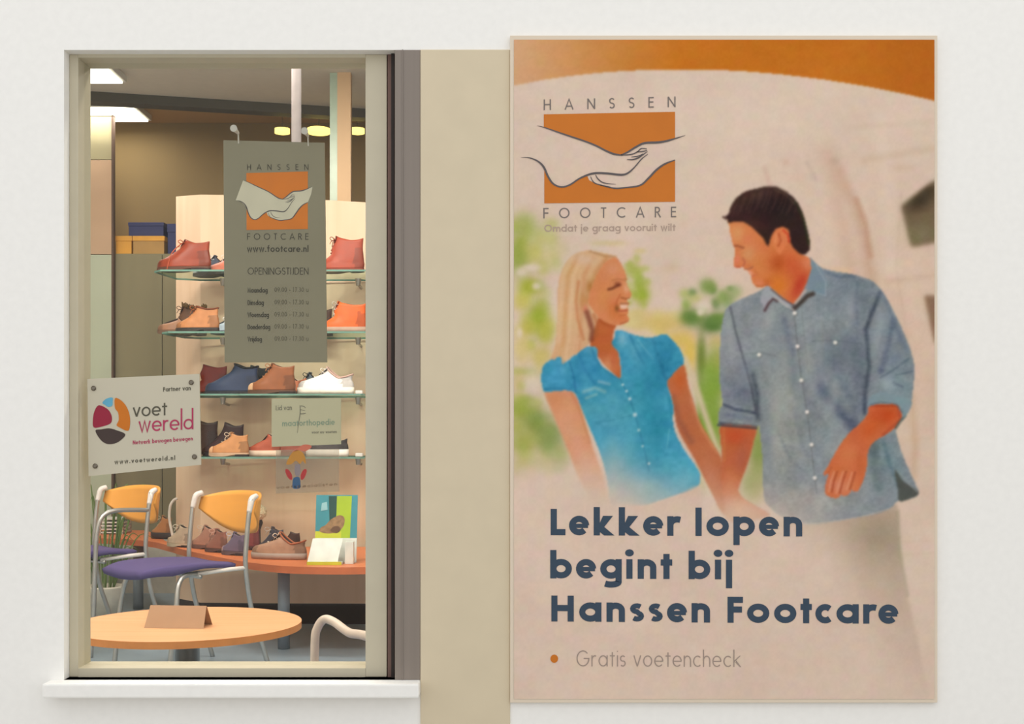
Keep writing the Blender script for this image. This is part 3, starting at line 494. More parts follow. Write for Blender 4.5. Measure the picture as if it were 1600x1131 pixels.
    for x, y in ((1241.5, 489), (1246, 541), (1252, 594), (1261, 643.5), (1268, 694.5), (1273, 746.5), (1186, 554), (1305, 535)):
        blob(x+1.5, y+1.5, 4, 4, (112, 108, 104), .5, hard=1.5); blob(x, y, 3.2, 3.2, (236, 226, 216), .95, hard=2)
    # forearm and hand on the right
    fa = mask([(1357, 636), (1368, 632), (1385, 631), (1403, 632), (1410, 646), (1407, 656), (1399, 668), (1382, 680), (1366, 690), (1358, 700), (1355.5, 711), (1354, 731), (1349, 750), (1341, 766), (1334, 768), (1330, 764), (1328, 770), (1320, 775), (1313, 773),
               (1311, 777), (1303, 778), (1294, 775), (1289, 768), (1291, 752), (1295, 739), (1289, 743), (1287, 739), (1293, 729), (1306, 706), (1318, 687), (1333, 671), (1349, 656), (1356, 645)], 1.0)
    lay(fa, (204, 106, 62)); blob(1385, 648, 24, 18, (192, 72, 26), .9, -20, fa); blob(1358, 672, 16, 12, (206, 88, 38), .7, -40, fa); blob(1325, 710, 18, 18, (212, 122, 78), .7, 0, fa); blob(1345, 720, 8, 24, (190, 92, 52), .6, 0, fa)
    blob(1312, 760, 24, 16, (214, 138, 104), .7, 0, fa); line([(1403, 634), (1407, 655), (1380, 680)], 4, (160, 60, 36), .6, 4, fa); line([(1360, 634), (1402, 634)], 3, (150, 50, 24), .6, 3, fa)
    for P in ([(1308, 737), (1303, 752), (1300, 768)], [(1322, 737), (1317, 752), (1312, 770)], [(1336, 738), (1332, 752), (1328, 764)]):
        line(P, 3, (168, 78, 46), .85, 2.4, fa); line([(x-5, y) for x, y in P], 2.5, (226, 158, 122), .6, 2.4, fa)
    line([(1295, 738), (1299, 730)], 2, (176, 84, 50), .6, 2, fa)
    line([(1410, 640), (1414, 650), (1406, 659), (1400, 668)], 4, (56, 72, 66), .7, 3)
    cf = mask([(1356, 634), (1362, 618), (1380, 612), (1400, 618), (1424, 626), (1420, 642), (1412, 652), (1406, 640), (1400, 632), (1376, 629)], 1.2); lay(cf, (126, 148, 154), .8); line([(1360, 632), (1376, 628), (1400, 631), (1410, 644)], 2, (84, 96, 104), .6, 2)
    # joined forearm on the left
    fl = mask([(1126.5, 665), (1150, 665), (1181, 668), (1178, 688), (1172, 712), (1165, 733), (1158, 751), (1154, 768), (1167, 783), (1185, 793), (1202, 806), (1160, 815), (1136, 812), (1131, 780), (1128, 754), (1127, 730), (1127.5, 712), (1126.5, 691)], 1.4)
    lay(fl, (190, 100, 62)); blob(1150, 680, 26, 16, (196, 78, 38), .85, 0, fl); blob(1160, 715, 10, 30, (172, 98, 74), .6, 10, fl); blob(1142, 755, 14, 22, (214, 130, 84), .7, 0, fl); blob(1160, 795, 40, 22, (222, 158, 120), .9, 0, fl)
    line([(1131, 668), (1132, 720)], 3, (206, 130, 70), .5, 3, fl); line([(1122, 664), (1182, 669)], 3.4, (60, 62, 74), .8, 2.4)
    # white fade towards the headline
    xs = [803, 900, 960, 1020, 1090, 1140, 1200, 1290, 1360, 1420, 1460]
    y0 = np.interp(GX, xs, [700, 690, 668, 700, 722, 730, 730, 765, 840, 870, 900]); y1 = np.interp(GX, xs, [770, 780, 800, 832, 850, 840, 850, 900, 1040, 1120, 1180])
    t = np.clip((GY-y0)/(y1-y0), 0, 1); t = t*t*(3-2*t); lay(t, (220, 195, 176), .97)
    for ch in range(3): PIC[..., ch] = blur(PIC[..., ch], 1.1)
    n = value_noise(3, 3, 1)*4+value_noise(9, 7, 2)*3+value_noise(60, 60, 3)*7
    PIC[:] = np.clip(PIC+n[..., None]+np.stack([value_noise(14, 12, 4), value_noise(14, 12, 5), value_noise(14, 12, 6)], -1)*5, 0, 255)

# ================================================================ large structure
K = DF/FPX
def fx(px, D=DF): return (px-CXP)/FPX*D
def fz(py, D=DF): return EYE-(py-HOR)/FPX*D
M_plaster = mat('white_render', (243, 241, 236), .85, var=.015, scale=(60, 60, 60), bump=.15)
M_cream = mat('cream_panel', (212, 197, 168), .55, var=.02, scale=(14, 14, 14))
M_frame = mat('beige_frame', (196, 187, 163), .5, var=.02)
M_grey = mat('grey_brown_metal', (136, 125, 115), .45, var=.05, scale=(60, 60, .6))
M_seal = mat('dark_rubber', (50, 42, 38), .7)
M_sealr = mat('brown_seal_strip', (120, 92, 82), .7)
M_pave = mat('pavement', (176, 172, 166), .9, var=.06, scale=(3, 3, 3))
WX0, WX1, WZ0, WZ1 = fx(100), fx(617), fz(1062), fz(78)          # window opening
bm = nb(); box(bm, -5, 5, -6, 0.02, -.25, -.12); struct(obj('pavement', bm, M_pave))
bm = nb()
box(bm, -4.2, WX0, 0, .10, -.2, 3.7); box(bm, WX0, fx(657), 0, .10, WZ1, 3.7); box(bm, WX0, fx(657), 0, .10, -.2, WZ0)
box(bm, fx(797), 3.3, 0, .22, -.2, 3.7); box(bm, fx(657), fx(797), 0, .22, WZ1, 3.7)
struct(obj('wall_front', bm, M_plaster))
bm = nb(); box(bm, fx(657), fx(797), -.004, .21, -.12, WZ1, bevel=.002); struct(obj('trim_1', bm, M_cream))
bm = nb(); box(bm, WX0-.03, fx(657), -.045, .06, WZ0-.03, WZ0, bevel=.004); struct(obj('trim_3', bm, M_plaster))
# window
win = bpy.data.objects.new('window_1', None); C.objects.link(win); struct(win)
YG = 0.065
bm = nb(); box(bm, fx(617), fx(657), -.002, .12, WZ0, WZ1, bevel=.002); box(bm, fx(628.5), fx(630), -.0035, 0, WZ0, WZ1); obj('outer_jamb', bm, M_grey, win, label='grey brown metal jamb')
bm = nb(); box(bm, fx(603.5), fx(617), .030, .10, WZ0, WZ1); obj('seal_strip', bm, M_sealr, win)
bm = nb(); box(bm, fx(609.5), fx(614), .0235, .031, WZ0, WZ1); obj('rubber_seal', bm, M_seal, win, label='black rubber seal')
D1 = DF+.03
bm = nb(); x0, x1, xr, xq = fx(100), fx(122, D1), fx(571, D1), fx(604.5, D1)
box(bm, xr, xq, .03, .11, WZ0, WZ1, bevel=.002); box(bm, x0, x1, .03, .11, WZ0, WZ1, bevel=.002)
box(bm, x1, xr, .03, .11, WZ0, fz(1044, D1)); box(bm, x1, xr, .03, .11, fz(90, D1), WZ1); obj('window_frame', bm, M_frame, win)
bm = nb(); box(bm, x1-.01, xr+.01, YG, YG+.006, fz(1048, D1), fz(86, D1)); glass = obj('window_glass', bm, glassy('window_pane', (.95, .955, .935), .013), win)

# shop room
CZ = 3.25
M_floor = mat('blue_grey_floor', (152, 170, 184), .45, var=.05, scale=(5, 5, 5), spec=.5)
M_ceil = mat('ceiling_panels', (232, 221, 206), .9, var=.02)
M_tan = mat('tan_wall', (146, 124, 84), .8, var=.04, scale=(2, 2, .7))
M_tanc = mat('tan_ceiling', (190, 150, 98), .9, var=.04)
M_beam = mat('dark_beam', (84, 80, 68), .7)
M_side = mat('side_wall', (200, 188, 168), .9)
bm = nb(); box(bm, -4.2, 3.3, .0, 6.6, -.1, 0); struct(obj('floor', bm, M_floor))
bm = nb(); prism(bm, [(-4.2, .10), (3.3, .10), (3.3, 6.19), (2.2, 6.19), (-4.2, 4.645)], CZ, CZ+.1)
struct(obj('ceiling', bm, M_ceil))
bm = nb(); vs = [(-4.2, 4.62), (1.9, 6.10), (1.9, 6.19), (-4.2, 4.74)]
prism(bm, vs, 3.19, 3.40); struct(obj('trim_2', bm, M_beam))
bm = nb(); box(bm, -4.2, 3.3, 4.6, 6.6, 3.36, 3.46); struct(obj('ceiling', bm, M_tanc))
bm = nb(); box(bm, -4.2, 3.3, 6.2, 6.3, 0, 3.46); struct(obj('wall_back', bm, M_tan))
bm = nb(); box(bm, -4.3, -4.2, 0, 6.6, -.1, 3.5); struct(obj('wall_left', bm, M_side))
bm = nb(); box(bm, 3.3, 3.4, 0, 6.6, -.1, 3.5); struct(obj('wall_right', bm, M_side))

# ceiling luminaires of the shop, seen and added (each lamp holds its own light)
M_lampw = mat('lit_diffuser', (255, 248, 225), emit=3.0); M_glow = mat('reflection_glow', (255, 226, 120), emit=2.2)  # the warm one glows on the discs that stand in for reflections
M_white = mat('white_metal', (228, 226, 222), .4)
def area(name, loc, sx, sy, w, col, parent):
    l = bpy.data.lights.new(name, 'AREA'); l.shape = 'RECTANGLE'; l.size = sx; l.size_y = sy; l.energy = w; l.color = col
    o = bpy.data.objects.new(name, l); C.objects.link(o); o.location = loc; o.parent = parent; return o
def luminaire(label, x, y, z, sx, sy, w, group=None, col=(1, .935, .88)):
    t = thing('ceiling_light', label, 'ceiling light', (x, y, z), 0, group)
    bm = nb(); box(bm, -sx/2-.02, sx/2+.02, -sy/2-.02, sy/2+.02, -.04, 0, bevel=.004); obj('housing', bm, M_white, t)
    bm = nb(); box(bm, -sx/2, sx/2, -sy/2, sy/2, -.052, -.041); obj('diffuser', bm, M_lampw, t)
    if w: area('lamp_light', (0, 0, -.06), sx, sy, w, col, t)
for x in (-2.9, -1.2, .9):  # added rows above the view, put in to light the shop
    for y in (.95, 2.45): luminaire('added rectangular ceiling light, out of view in the front ceiling above the window', x, y, CZ, 1.2, .3, LAMP_W, 'added front ceiling lights out of view')
luminaire('rectangular ceiling light at the upper left corner of the window', fx(120, 7.08), 7.08-DF, CZ, .42, .35, LAMP_W*.6)
luminaire('long bright ceiling light behind the dark beam at the far left', fx(120, 8.2), 8.4-DF, 3.36, .74, .34, LAMP_W*.3)

# ================================================================ poster on the front wall
YP = -0.012                                     # face of the poster
DP = DF+YP
M_board = mat('poster_board_edge', (222, 206, 184), .6, var=.01)
M_ink = mat('navy_print', (50, 68, 86), .6, var=.05); M_inkg = mat('grey_print', (120, 110, 104), .6, var=.03)
M_inkt = mat('taupe_print', (176, 152, 136), .6, var=.03); M_or = mat('orange_print', (200, 112, 18), .6, var=.03)
M_foot = mat('pale_print', (228, 208, 192), .6, var=.02); M_line = mat('slate_line_print', (92, 84, 84), .6, var=.05); M_inkb = mat('grey_brown_print', (158, 140, 128), .6, var=.03)
bm = nb(); box(bm, fx(797), fx(1462), YP+.001, 0, fz(1096), fz(58), bevel=.001)
poster = tag(obj('poster', bm, M_board), 'tall advertising poster of a walking couple, mounted on the wall right of the window', 'poster')
paint_picture()
xs = (np.linspace(PX0, PX1, PW)-CXP)/FPX*DP; zs = EYE-(np.linspace(PY0, PY1, PH)-HOR)/FPX*DP
XX, ZZ = np.meshgrid(xs, zs); co = np.zeros((PH*PW, 3)); co[:, 0] = XX.ravel(); co[:, 1] = YP; co[:, 2] = ZZ.ravel()
idx = np.arange(PH*PW).reshape(PH, PW); q = np.stack([idx[1:, :-1], idx[1:, 1:], idx[:-1, 1:], idx[:-1, :-1]], -1).reshape(-1, 4)
me = bpy.data.meshes.new('picture'); nf = len(q)
me.vertices.add(PH*PW); me.vertices.foreach_set('co', co.ravel()); me.loops.add(nf*4); me.loops.foreach_set('vertex_index', q.ravel().astype(np.int32))
me.polygons.add(nf); me.polygons.foreach_set('loop_start', (np.arange(nf)*4).astype(np.int32)); me.update(calc_edges=True)
at_ = me.color_attributes.new('print', 'FLOAT_COLOR', 'POINT'); s = PIC.reshape(-1, 3)/255
l = np.where(s <= .04045, s/12.92, ((s+.055)/1.055)**2.4); at_.data.foreach_set('color', np.concatenate([l, np.ones((len(l), 1))], 1).ravel())
m = bpy.data.materials.new('poster_print'); m.use_nodes = True; n = m.node_tree; b = n.nodes['Principled BSDF']; b.inputs['Roughness'].default_value = .6; b.inputs['Specular IOR Level'].default_value = .1
a = n.nodes.new('ShaderNodeVertexColor'); a.layer_name = 'print'; n.links.new(a.outputs[0], b.inputs['Base Color']); me.materials.append(m)
pic = bpy.data.objects.new('picture', me); C.objects.link(pic); pic.parent = poster
pic['label'] = 'printed picture of a woman in a blue blouse and a man in a denim shirt hand in hand'
# people are printed, lettering lies on top of the print
DT = DP-.0006
lettering('headline_word', 'Lekker lopen', (859, 836), (1255, 838), 41, .235, DT, M_ink, poster, X=.745, gap=.11, per='word')
lettering('headline_word', 'begint bij', (859, 903.5), (1145, 905), 41, .235, DT, M_ink, poster, X=.745, gap=.11, per='word')
lettering('headline_word', 'Hanssen Footcare', (859.5, 970.8), (1404, 974.6), 40.5, .235, DT, M_ink, poster, X=.745, gap=.11, per='word')
lettering('bullet_text', 'Gratis voetencheck', (901, 1041), (1158, 1042), 25, .065, DT, M_inkb, poster, gap=.18)
bm = nb(); bm.faces.new([bm.verts.new(at(866+6*math.cos(i*math.pi/10), 1029+6.5*math.sin(i*math.pi/10), DT)) for i in range(20)]); obj('bullet', bm, M_or, poster)
lettering('brand_letter', 'HANSSEN', (849.5, 172), (1055.5, 167.2), 16.6, .115, DT, M_inkg, poster, fit='track', per='letter')
lettering('brand_letter', 'FOOTCARE', (849, 341.2), (1056.5, 339.2), 16.4, .115, DT, M_inkg, poster, fit='track', per='letter')
lettering('tagline', 'Omdat je graag vooruit wilt', (850.5, 362), (1055.5, 360.5), 11.2, .15, DT, M_inkt, poster, gap=.12, ASC=1.02)

ARC_TOP = [(225, 410), (320, 443), (400, 470), (480, 497), (540, 522), (590, 548), (640, 568), (682, 574), (720, 556), (770, 525), (820, 503), (900, 499), (950, 490), (998, 477)]
HEEL = [(228, 650), (250, 700), (282, 744), (325, 762), (378, 750), (430, 715), (480, 694)]
PALM = [(480, 694), (492, 722), (540, 748), (620, 768), (700, 765), (790, 752), (840, 712), (890, 660), (940, 625), (998, 605)]
FILL = [(185, 400), (225, 410), (320, 443), (400, 470), (480, 497), (540, 522), (590, 548), (640, 568), (682, 574), (720, 556), (770, 525), (820, 503), (900, 499), (950, 490), (1058, 457),
        (1040, 530), (998, 605), (940, 625), (890, 660), (840, 712), (790, 752), (700, 765), (620, 768), (540, 748), (492, 722), (480, 694), (430, 715), (378, 750), (325, 762), (282, 744), (250, 700), (215, 640), (160, 596), (90, 587)]
LINES = [([(185, 401), (225, 410), (320, 443), (400, 470), (480, 497), (540, 522), (590, 548), (640, 568), (690, 575)], [.8, 5, 8, 9, 9, 10, 10, 11, 6]),
         ([(680, 573), (720, 556), (770, 525), (820, 503), (900, 499), (960, 488), (1058, 458)], [6, 10, 11, 12, 13, 11, 2]),
         ([(90, 587), (140, 590), (190, 610), (225, 645), (250, 700), (282, 744), (330, 762), (380, 748), (430, 715), (480, 692), (530, 680), (600, 682), (680, 690), (720, 680), (760, 645), (800, 598), (838, 568)], [1, 6, 9, 12, 11, 10, 9, 9, 9, 11, 12, 12, 12, 10, 7, 6, 3]),
         ([(500, 700), (520, 735), (560, 750), (620, 762)], [3, 6, 6, 2]), ([(530, 690), (545, 715), (580, 738), (650, 746)], [3, 7, 6, 2]),
         ([(560, 752), (640, 769), (700, 766), (790, 753), (840, 712), (890, 660), (940, 625), (998, 603)], [3, 8, 8, 9, 11, 12, 10, 5]),
         ([(690, 574), (740, 570), (775, 556), (800, 535), (832, 538)], [5, 7, 6, 6, 4]), ([(715, 600), (750, 600), (785, 588), (836, 552)], [3, 8, 9, 3]), ([(770, 556), (810, 552), (834, 546)], [5, 7, 3]), ([(740, 585), (780, 580), (810, 566)], [3, 6, 3])]
def logo(parent, T, D, s, fill, names=('logo', 'logo_lines')):
    bm = nb(); up = [(225, 334), (998, 319)]+list(reversed(ARC_TOP)); lo = HEEL+PALM[1:]+[(998, 849), (228, 858)]
    flat(bm, [T(p) for p in up], D); flat(bm, [T(p) for p in lo], D); obj(names[0], bm, M_or, parent, label='orange logo of a hand holding a foot')
    if fill: bm = nb(); flat(bm, [T(p) for p in FILL], D-.0003); obj('logo_foot', bm, fill, parent, label='pale foot and hand')
    bm = nb()
    for P, w in LINES: ribbon(bm, smooth2([T(p) for p in P], 4, False), list(np.interp(np.arange(4*(len(P)-1)+1)/4, np.arange(len(P)), w)*s), D-.0006)
    obj(names[1], bm, M_line, parent, label='dark outlines')
logo(poster, lambda p: (790+p[0]/3.77, 90+p[1]/3.77), DT, .27, None)

# ================================================================ signs on and behind the glass
# hanging opening-hours sign behind the pane
DS = DF+YG+.05; YS = DS-DF
M_sign = mat('frosted_sign', (142, 134, 110), .35, var=.04, scale=(5, 5, 9)); M_sink = mat('sign_print', (66, 60, 46), .6); M_sinkd = mat('sign_print_faint', (100, 92, 72), .6)
M_sfoot = mat('sign_pale_print', (216, 208, 184), .6); M_sor = mat('sign_orange', (224, 124, 14), .6)
bm = nb(); flat(bm, [(349, 219), (507, 223), (511, 566), (351, 566)], DS, .005)
sign = tag(obj('hanging_sign', bm, M_sign), 'tall grey frosted sign with opening hours, hanging behind the window glass', 'sign')
DQ = DS-.0006; SL = lambda x, y: (x, y)
keep = M_or; M_or = M_sor
logo(sign, lambda p: (384.9+(p[0]-225)*.1243, 269+(p[1]-326)*.1698), DQ, .14, M_sfoot)
M_or = keep
lettering('brand_letter', 'HANSSEN', (386, 265.5), (482, 265.5), 9, .12, DQ, M_sink, sign, fit='track', per='letter')
lettering('brand_letter', 'FOOTCARE', (386, 374.5), (482, 374.5), 10, .11, DQ, M_sink, sign, fit='track', per='letter')
lettering('web_address', 'www.footcare.nl', (386, 393.5), (482, 393.5), 10, .17, DQ, M_sink, sign)
lettering('opening_hours', 'OPENINGSTIJDEN', (387, 429), (482, 429), 11, .10, DQ, M_sink, sign)
for d, xe, y in (('Maandag', 418, 457), ('Dinsdag', 412, 476.5), ('Woensdag', 420, 495.5), ('Donderdag', 422, 514.5), ('Vrijdag', 409, 533.5)):
    lettering('opening_hours', d, (387, y), (xe, y), 7.6, .16, DQ, M_sink, sign); lettering('opening_hours', '09.00 - 17.30 u', (429, y-1), (482, y-1), 7.2, .12, DQ, M_sinkd, sign)
M_hook = mat('pale_hook', (206, 200, 190), .3); 
for hx, hy in ((372, 208), (481, 212)):
    bm = nb(); p = at(hx, hy, DS); p.y = YG+.02
    tube(bm, [(p.x, YG+.0065, p.z), (p.x, YG+.014, p.z), (p.x, YG+.05, p.z)], [.008, .006, .003], 12); tube(bm, [(p.x, YG+.05, p.z+.002), (p.x+.001, YG+.0505, at(hx, hy+16, DS).z)], .0016, 6)
    obj('suction_hook', bm, M_hook, sign)

# white plaque standing off the outside of the glass
DV = DF+YG-.020
M_plq = mat('plaque_acrylic', (196, 188, 166), .3, var=.02, scale=(6, 6, 6)); M_crim = mat('crimson_print', (150, 22, 52), .5); M_teal = mat('light_blue_print', (96, 172, 200), .5)
M_dk = mat('dark_brown_print', (64, 48, 42), .5); M_red = mat('raspberry_print', (176, 52, 88), .5); M_tx = mat('charcoal_print', (84, 80, 64), .5); M_screw = mat('steel_screw', (120, 112, 100), .3, 1.0)
Z5 = lambda p: (130+p[0]/5.955, 570+p[1]/5.955)
bm = nb(); flat(bm, [(136.5, 592), (311.5, 584), (314, 726), (138.5, 744)], DV, .004)
plq = tag(obj('wall_plaque', bm, M_plq), 'pale plaque with a round four-coloured logo, fixed to the lower left of the glass', 'sign')
D5 = DV-.0006
for nme, pts, mm in (('logo_segment', [(145, 375), (105, 430), (90, 510), (98, 582), (170, 575), (245, 550), (266, 520), (262, 465), (225, 410)], M_crim),
                     ('logo_segment', [(178, 352), (215, 315), (272, 304), (274, 340), (270, 378), (235, 392), (205, 374)], M_teal),
                     ('logo_segment', [(295, 310), (345, 325), (392, 372), (425, 440), (437, 520), (428, 600), (400, 612), (345, 586), (310, 560), (330, 515), (325, 445), (295, 400)], M_or),
                     ('logo_segment', [(113, 612), (165, 600), (240, 590), (310, 608), (392, 645), (350, 700), (290, 732), (220, 735), (160, 695)], M_dk)):
    bm = nb(); flat(bm, smooth2([Z5(p) for p in pts], 3), D5); obj(nme, bm, mm, plq)
lettering('plaque_text', 'voet', (207.5, 651.5), (261, 648.5), 29, .085, D5, M_tx, plq, X=.52, ASC=.98, gap=.07)
lettering('plaque_text', 'wereld', (216.5, 675), (302, 670.5), 31, .085, D5, M_red, plq, X=.54, ASC=1.08, gap=.07)
lettering('plaque_text', 'Partner van', (255, 611.8), (298, 609.5), 7, .16, D5, M_tx, plq)
lettering('plaque_text', 'Netwerk bewogen bewegen', (207.5, 694.5), (301, 688), 6.4, .17, D5, M_red, plq)
lettering('plaque_text', 'www.voetwereld.nl', (179, 725), (273.5, 718.5), 6.8, .18, D5, M_tx, plq, fit='track')
for x, y in ((146.5, 606.6), (299, 597.5), (149, 728), (304, 713.5)):
    bm = nb(); p = at(x, y, DV); tube(bm, [(p.x, p.y-.004, p.z), (p.x, p.y-.002, p.z), (p.x, YG, p.z)], [.0035, .0055, .0045], 12); obj('standoff_screw', bm, M_screw, plq)

# two films on the inside of the glass
DK = DF+YG+.0075
M_k1 = glassy('frosted_sticker_film', (.8, .85, .75), .03, .4, film=(206, 198, 166), film_a=.9); M_kt = mat('sage_print', (140, 160, 138), .6); M_kd = mat('faint_grey_print', (118, 112, 96), .6); M_k2 = glassy('clear_sticker_film', (.92, .92, .9), .04, .3, film=(180, 160, 135), film_a=.22)
Z7 = lambda p: (420+p[0]/7.07, 620+p[1]/7.07)
bm = nb(); flat(bm, [(424.5, 623), (533, 622), (533, 694), (424.5, 698)], DK, .0008)
st = tag(obj('window_sticker', bm, M_k1), 'frosted rectangular sticker with faint green lettering, right of the plaque', 'sticker')
DK1 = DK-.0004
lettering('sticker_text', 'Lid van', (431, 641), (456, 640.5), 7.5, .12, DK1, M_kd, st)
lettering('sticker_text', 'maatorthopedie', (441, 666), (523, 663.5), 9, .15, DK1, M_kt, st)
lettering('sticker_text', 'voor uw voeten', (487, 677.5), (526, 676.5), 4.4, .16, DK1, M_kd, st)
bm = nb()
for P, w in (([(345, 95), (347, 180), (330, 280), (315, 400)], [1.2, 1.4, 1.1, .5]), ([(352, 100), (385, 104), (408, 124)], [1.2, 1.2, .6]), ([(350, 140), (380, 148), (400, 152)], [1, 1, .6]), ([(350, 188), (385, 186), (410, 178)], [1.6, 1.6, .8])):
    ribbon(bm, smooth2([Z7(p) for p in P], 3, False), list(np.interp(np.arange(3*(len(P)-1)+1)/3, np.arange(len(P)), w)), DK1)
obj('sticker_emblem', bm, M_kd, st)
bm = nb(); flat(bm, [(431, 703), (530, 701), (530, 768), (431, 771)], DK, .0008)
s2 = tag(obj('window_sticker', bm, M_k2), 'clear sticker with a small orange, red and blue figure logo, below the frosted sticker', 'sticker')
def zpoly(nme, polys, m, parent):
    bm = nb()
    for P in polys: flat(bm, smooth2([Z7(p) for p in P], 3), DK1)
    obj(nme, bm, m, parent)
zpoly('logo_arch', [[(195, 745), (212, 690), (262, 612), (328, 588), (392, 640), (408, 740), (372, 706), (345, 742), (300, 704), (250, 742)]], mat('amber_print', (206, 140, 44), .6), s2)
zpoly('logo_flame', [[(262, 606), (330, 562), (380, 528), (455, 532), (470, 560), (400, 600), (340, 588)]], mat('coral_print', (222, 118, 92), .6), s2)
zpoly('logo_body', [[(288, 752), (318, 744), (345, 752), (346, 850), (318, 880), (288, 850)]], mat('mauve_print', (150, 134, 140), .6), s2)
zpoly('logo_petals', [[(180, 812), (212, 800), (256, 862), (252, 918), (210, 890)], [(420, 812), (388, 800), (352, 862), (360, 918), (396, 890)]], mat('red_print', (190, 42, 44), .6), s2)
zpoly('logo_base', [[(278, 892), (334, 886), (348, 940), (342, 1008), (268, 1010), (262, 945)]], mat('deep_blue_print', (52, 92, 136), .6), s2)
lettering('sticker_text', 'voetspecialisten', (431.5, 764), (527, 758.5), 5, .17, DK1, mat('brown_print', (142, 110, 80), .6), s2)

# ================================================================ shoe wall
M_panel = mat('pale_birch_panel', (232, 203, 176), .55, var=.03, scale=(14, 14, 1.2), col2=(223, 191, 161))
M_dark = mat('dark_plinth', (58, 48, 44), .7)
M_gface = glassy('shelf_glass', (.80, .90, .85), .08); M_gedge = mat('shelf_glass_edge', (112, 152, 138), .25, var=.1)
def X_(px, D): return (px-CXP)/FPX*D
def Z_(py, D): return EYE-(py-HOR)/FPX*D
PL = X_(275, 7.32); PC = X_(312, 7.1); PR = X_(800, 7.05)
plan = [(PL, 7.32-DF), (PC, 7.12-DF), (X_(380, 7.1), 7.1-DF), (X_(570, 7.08), 7.08-DF), (PR, 7.08-DF)]
tops = [Z_(307, 7.32), Z_(304, 7.12), Z_(305, 7.1), Z_(316, 7.08), Z_(345, 7.08)]
bm = nb(); fr = []; bk = []
dense = []; 
for (a, b), (za, zb) in zip(zip(plan[:-1], plan[1:]), zip(tops[:-1], tops[1:])):
    for j in range(6): t = j/6; dense.append((a[0]*(1-t)+b[0]*t, a[1]*(1-t)+b[1]*t, za*(1-t)+zb*t))
dense.append((*plan[-1], tops[-1]))
V = [[bm.verts.new((x, y+o, z)) for x, y, zt in dense for z in (.12, zt)] for o in (0, .035)]
nD = len(dense)
for o in (0, 1):
    for i in range(nD-1): bm.faces.new((V[o][2*i], V[o][2*i+2], V[o][2*i+3], V[o][2*i+1]))
for i in range(nD-1):
    bm.faces.new((V[0][2*i+1], V[0][2*i+3], V[1][2*i+3], V[1][2*i+1])); bm.faces.new((V[0][2*i], V[0][2*i+2], V[1][2*i+2], V[1][2*i]))
bm.faces.new((V[0][0], V[0][1], V[1][1], V[1][0])); bm.faces.new((V[0][-2], V[0][-1], V[1][-1], V[1][-2]))
wall = thing('display_wall', 'pale curved wooden display panel carrying the glass shoe shelves', 'display panel', ((PL+PR)/2, 4.5, 0))
def obja(name, bm, m, parent, smooth=False, label=None):       # part built in room coordinates under a thing at its own place
    o = obj(name, bm, m, parent, smooth, label); o.matrix_parent_inverse = Matrix.Translation(parent.location).inverted(); return o
obja('panel', bm, M_panel, wall)
bm = nb(); prism(bm, [(PL+.01, 7.32-DF+.005), (PC, 7.12-DF-.005), (PR, 7.08-DF-.012), (PR, 7.08-DF+.05), (PC, 7.12-DF+.05), (PL+.01, 7.32-DF+.05)], 0, .12); obja('plinth', bm, M_dark, wall, label='dark plinth')
SH = {1: 2.005, 2: 1.668, 3: 1.327, 4: .982}
M_clip = mat('steel_clip', (176, 172, 166), .3, .9)
for k, (l, r, pos) in {1: (236, 640, 'topmost of the four'), 2: (248, 640, 'second from the top'), 3: (250, 569, 'third from the top, under the hanging sign'), 4: (250, 569, 'lowest, behind the frosted sticker')}.items():
    z = SH[k]; DFR = 6.64
    t = thing('glass_shelf', 'clear green-edged glass shelf with shoes, '+pos, 'shelf', ((X_(l, DFR)+X_(r, DFR))/2, DFR-DF+.2, z-.01), 0, 'glass shelves of the shoe wall')
    ol = [(X_(l, DFR), DFR-DF+.06), (X_(l, DFR)+.05, DFR-DF), (X_(r, DFR)-.02, DFR-DF), (X_(r, DFR), DFR-DF+.02), (X_(r, DFR), 7.06-DF), (max(X_(l, DFR), PC+.02), 7.06-DF), (X_(l, DFR)+.04, 7.0-DF)]
    bm = nb(); prism(bm, ol, z-.010, z, 0, 1); obja('glass_plate', bm, [M_gface, M_gedge], t)
    for px in (345, 558):
        x = X_(px, 6.9); bm = nb(); tube(bm, [(x, 6.95-DF, z-.0105), (x, 6.95-DF, z-.05)], [.018, .012], 12); tube(bm, [(x, 6.95-DF, z-.04), (x, 7.095-DF, z-.05)], .008, 8); obja('shelf_clip', bm, M_clip, t)
    if k > 2:
        bm = nb(); x = X_(560, 6.66); box(bm, x-.02, x+.02, 6.68-DF, 6.72-DF, z+.0005, z+.02, bevel=.004); obja('shelf_stop', bm, M_white, t)

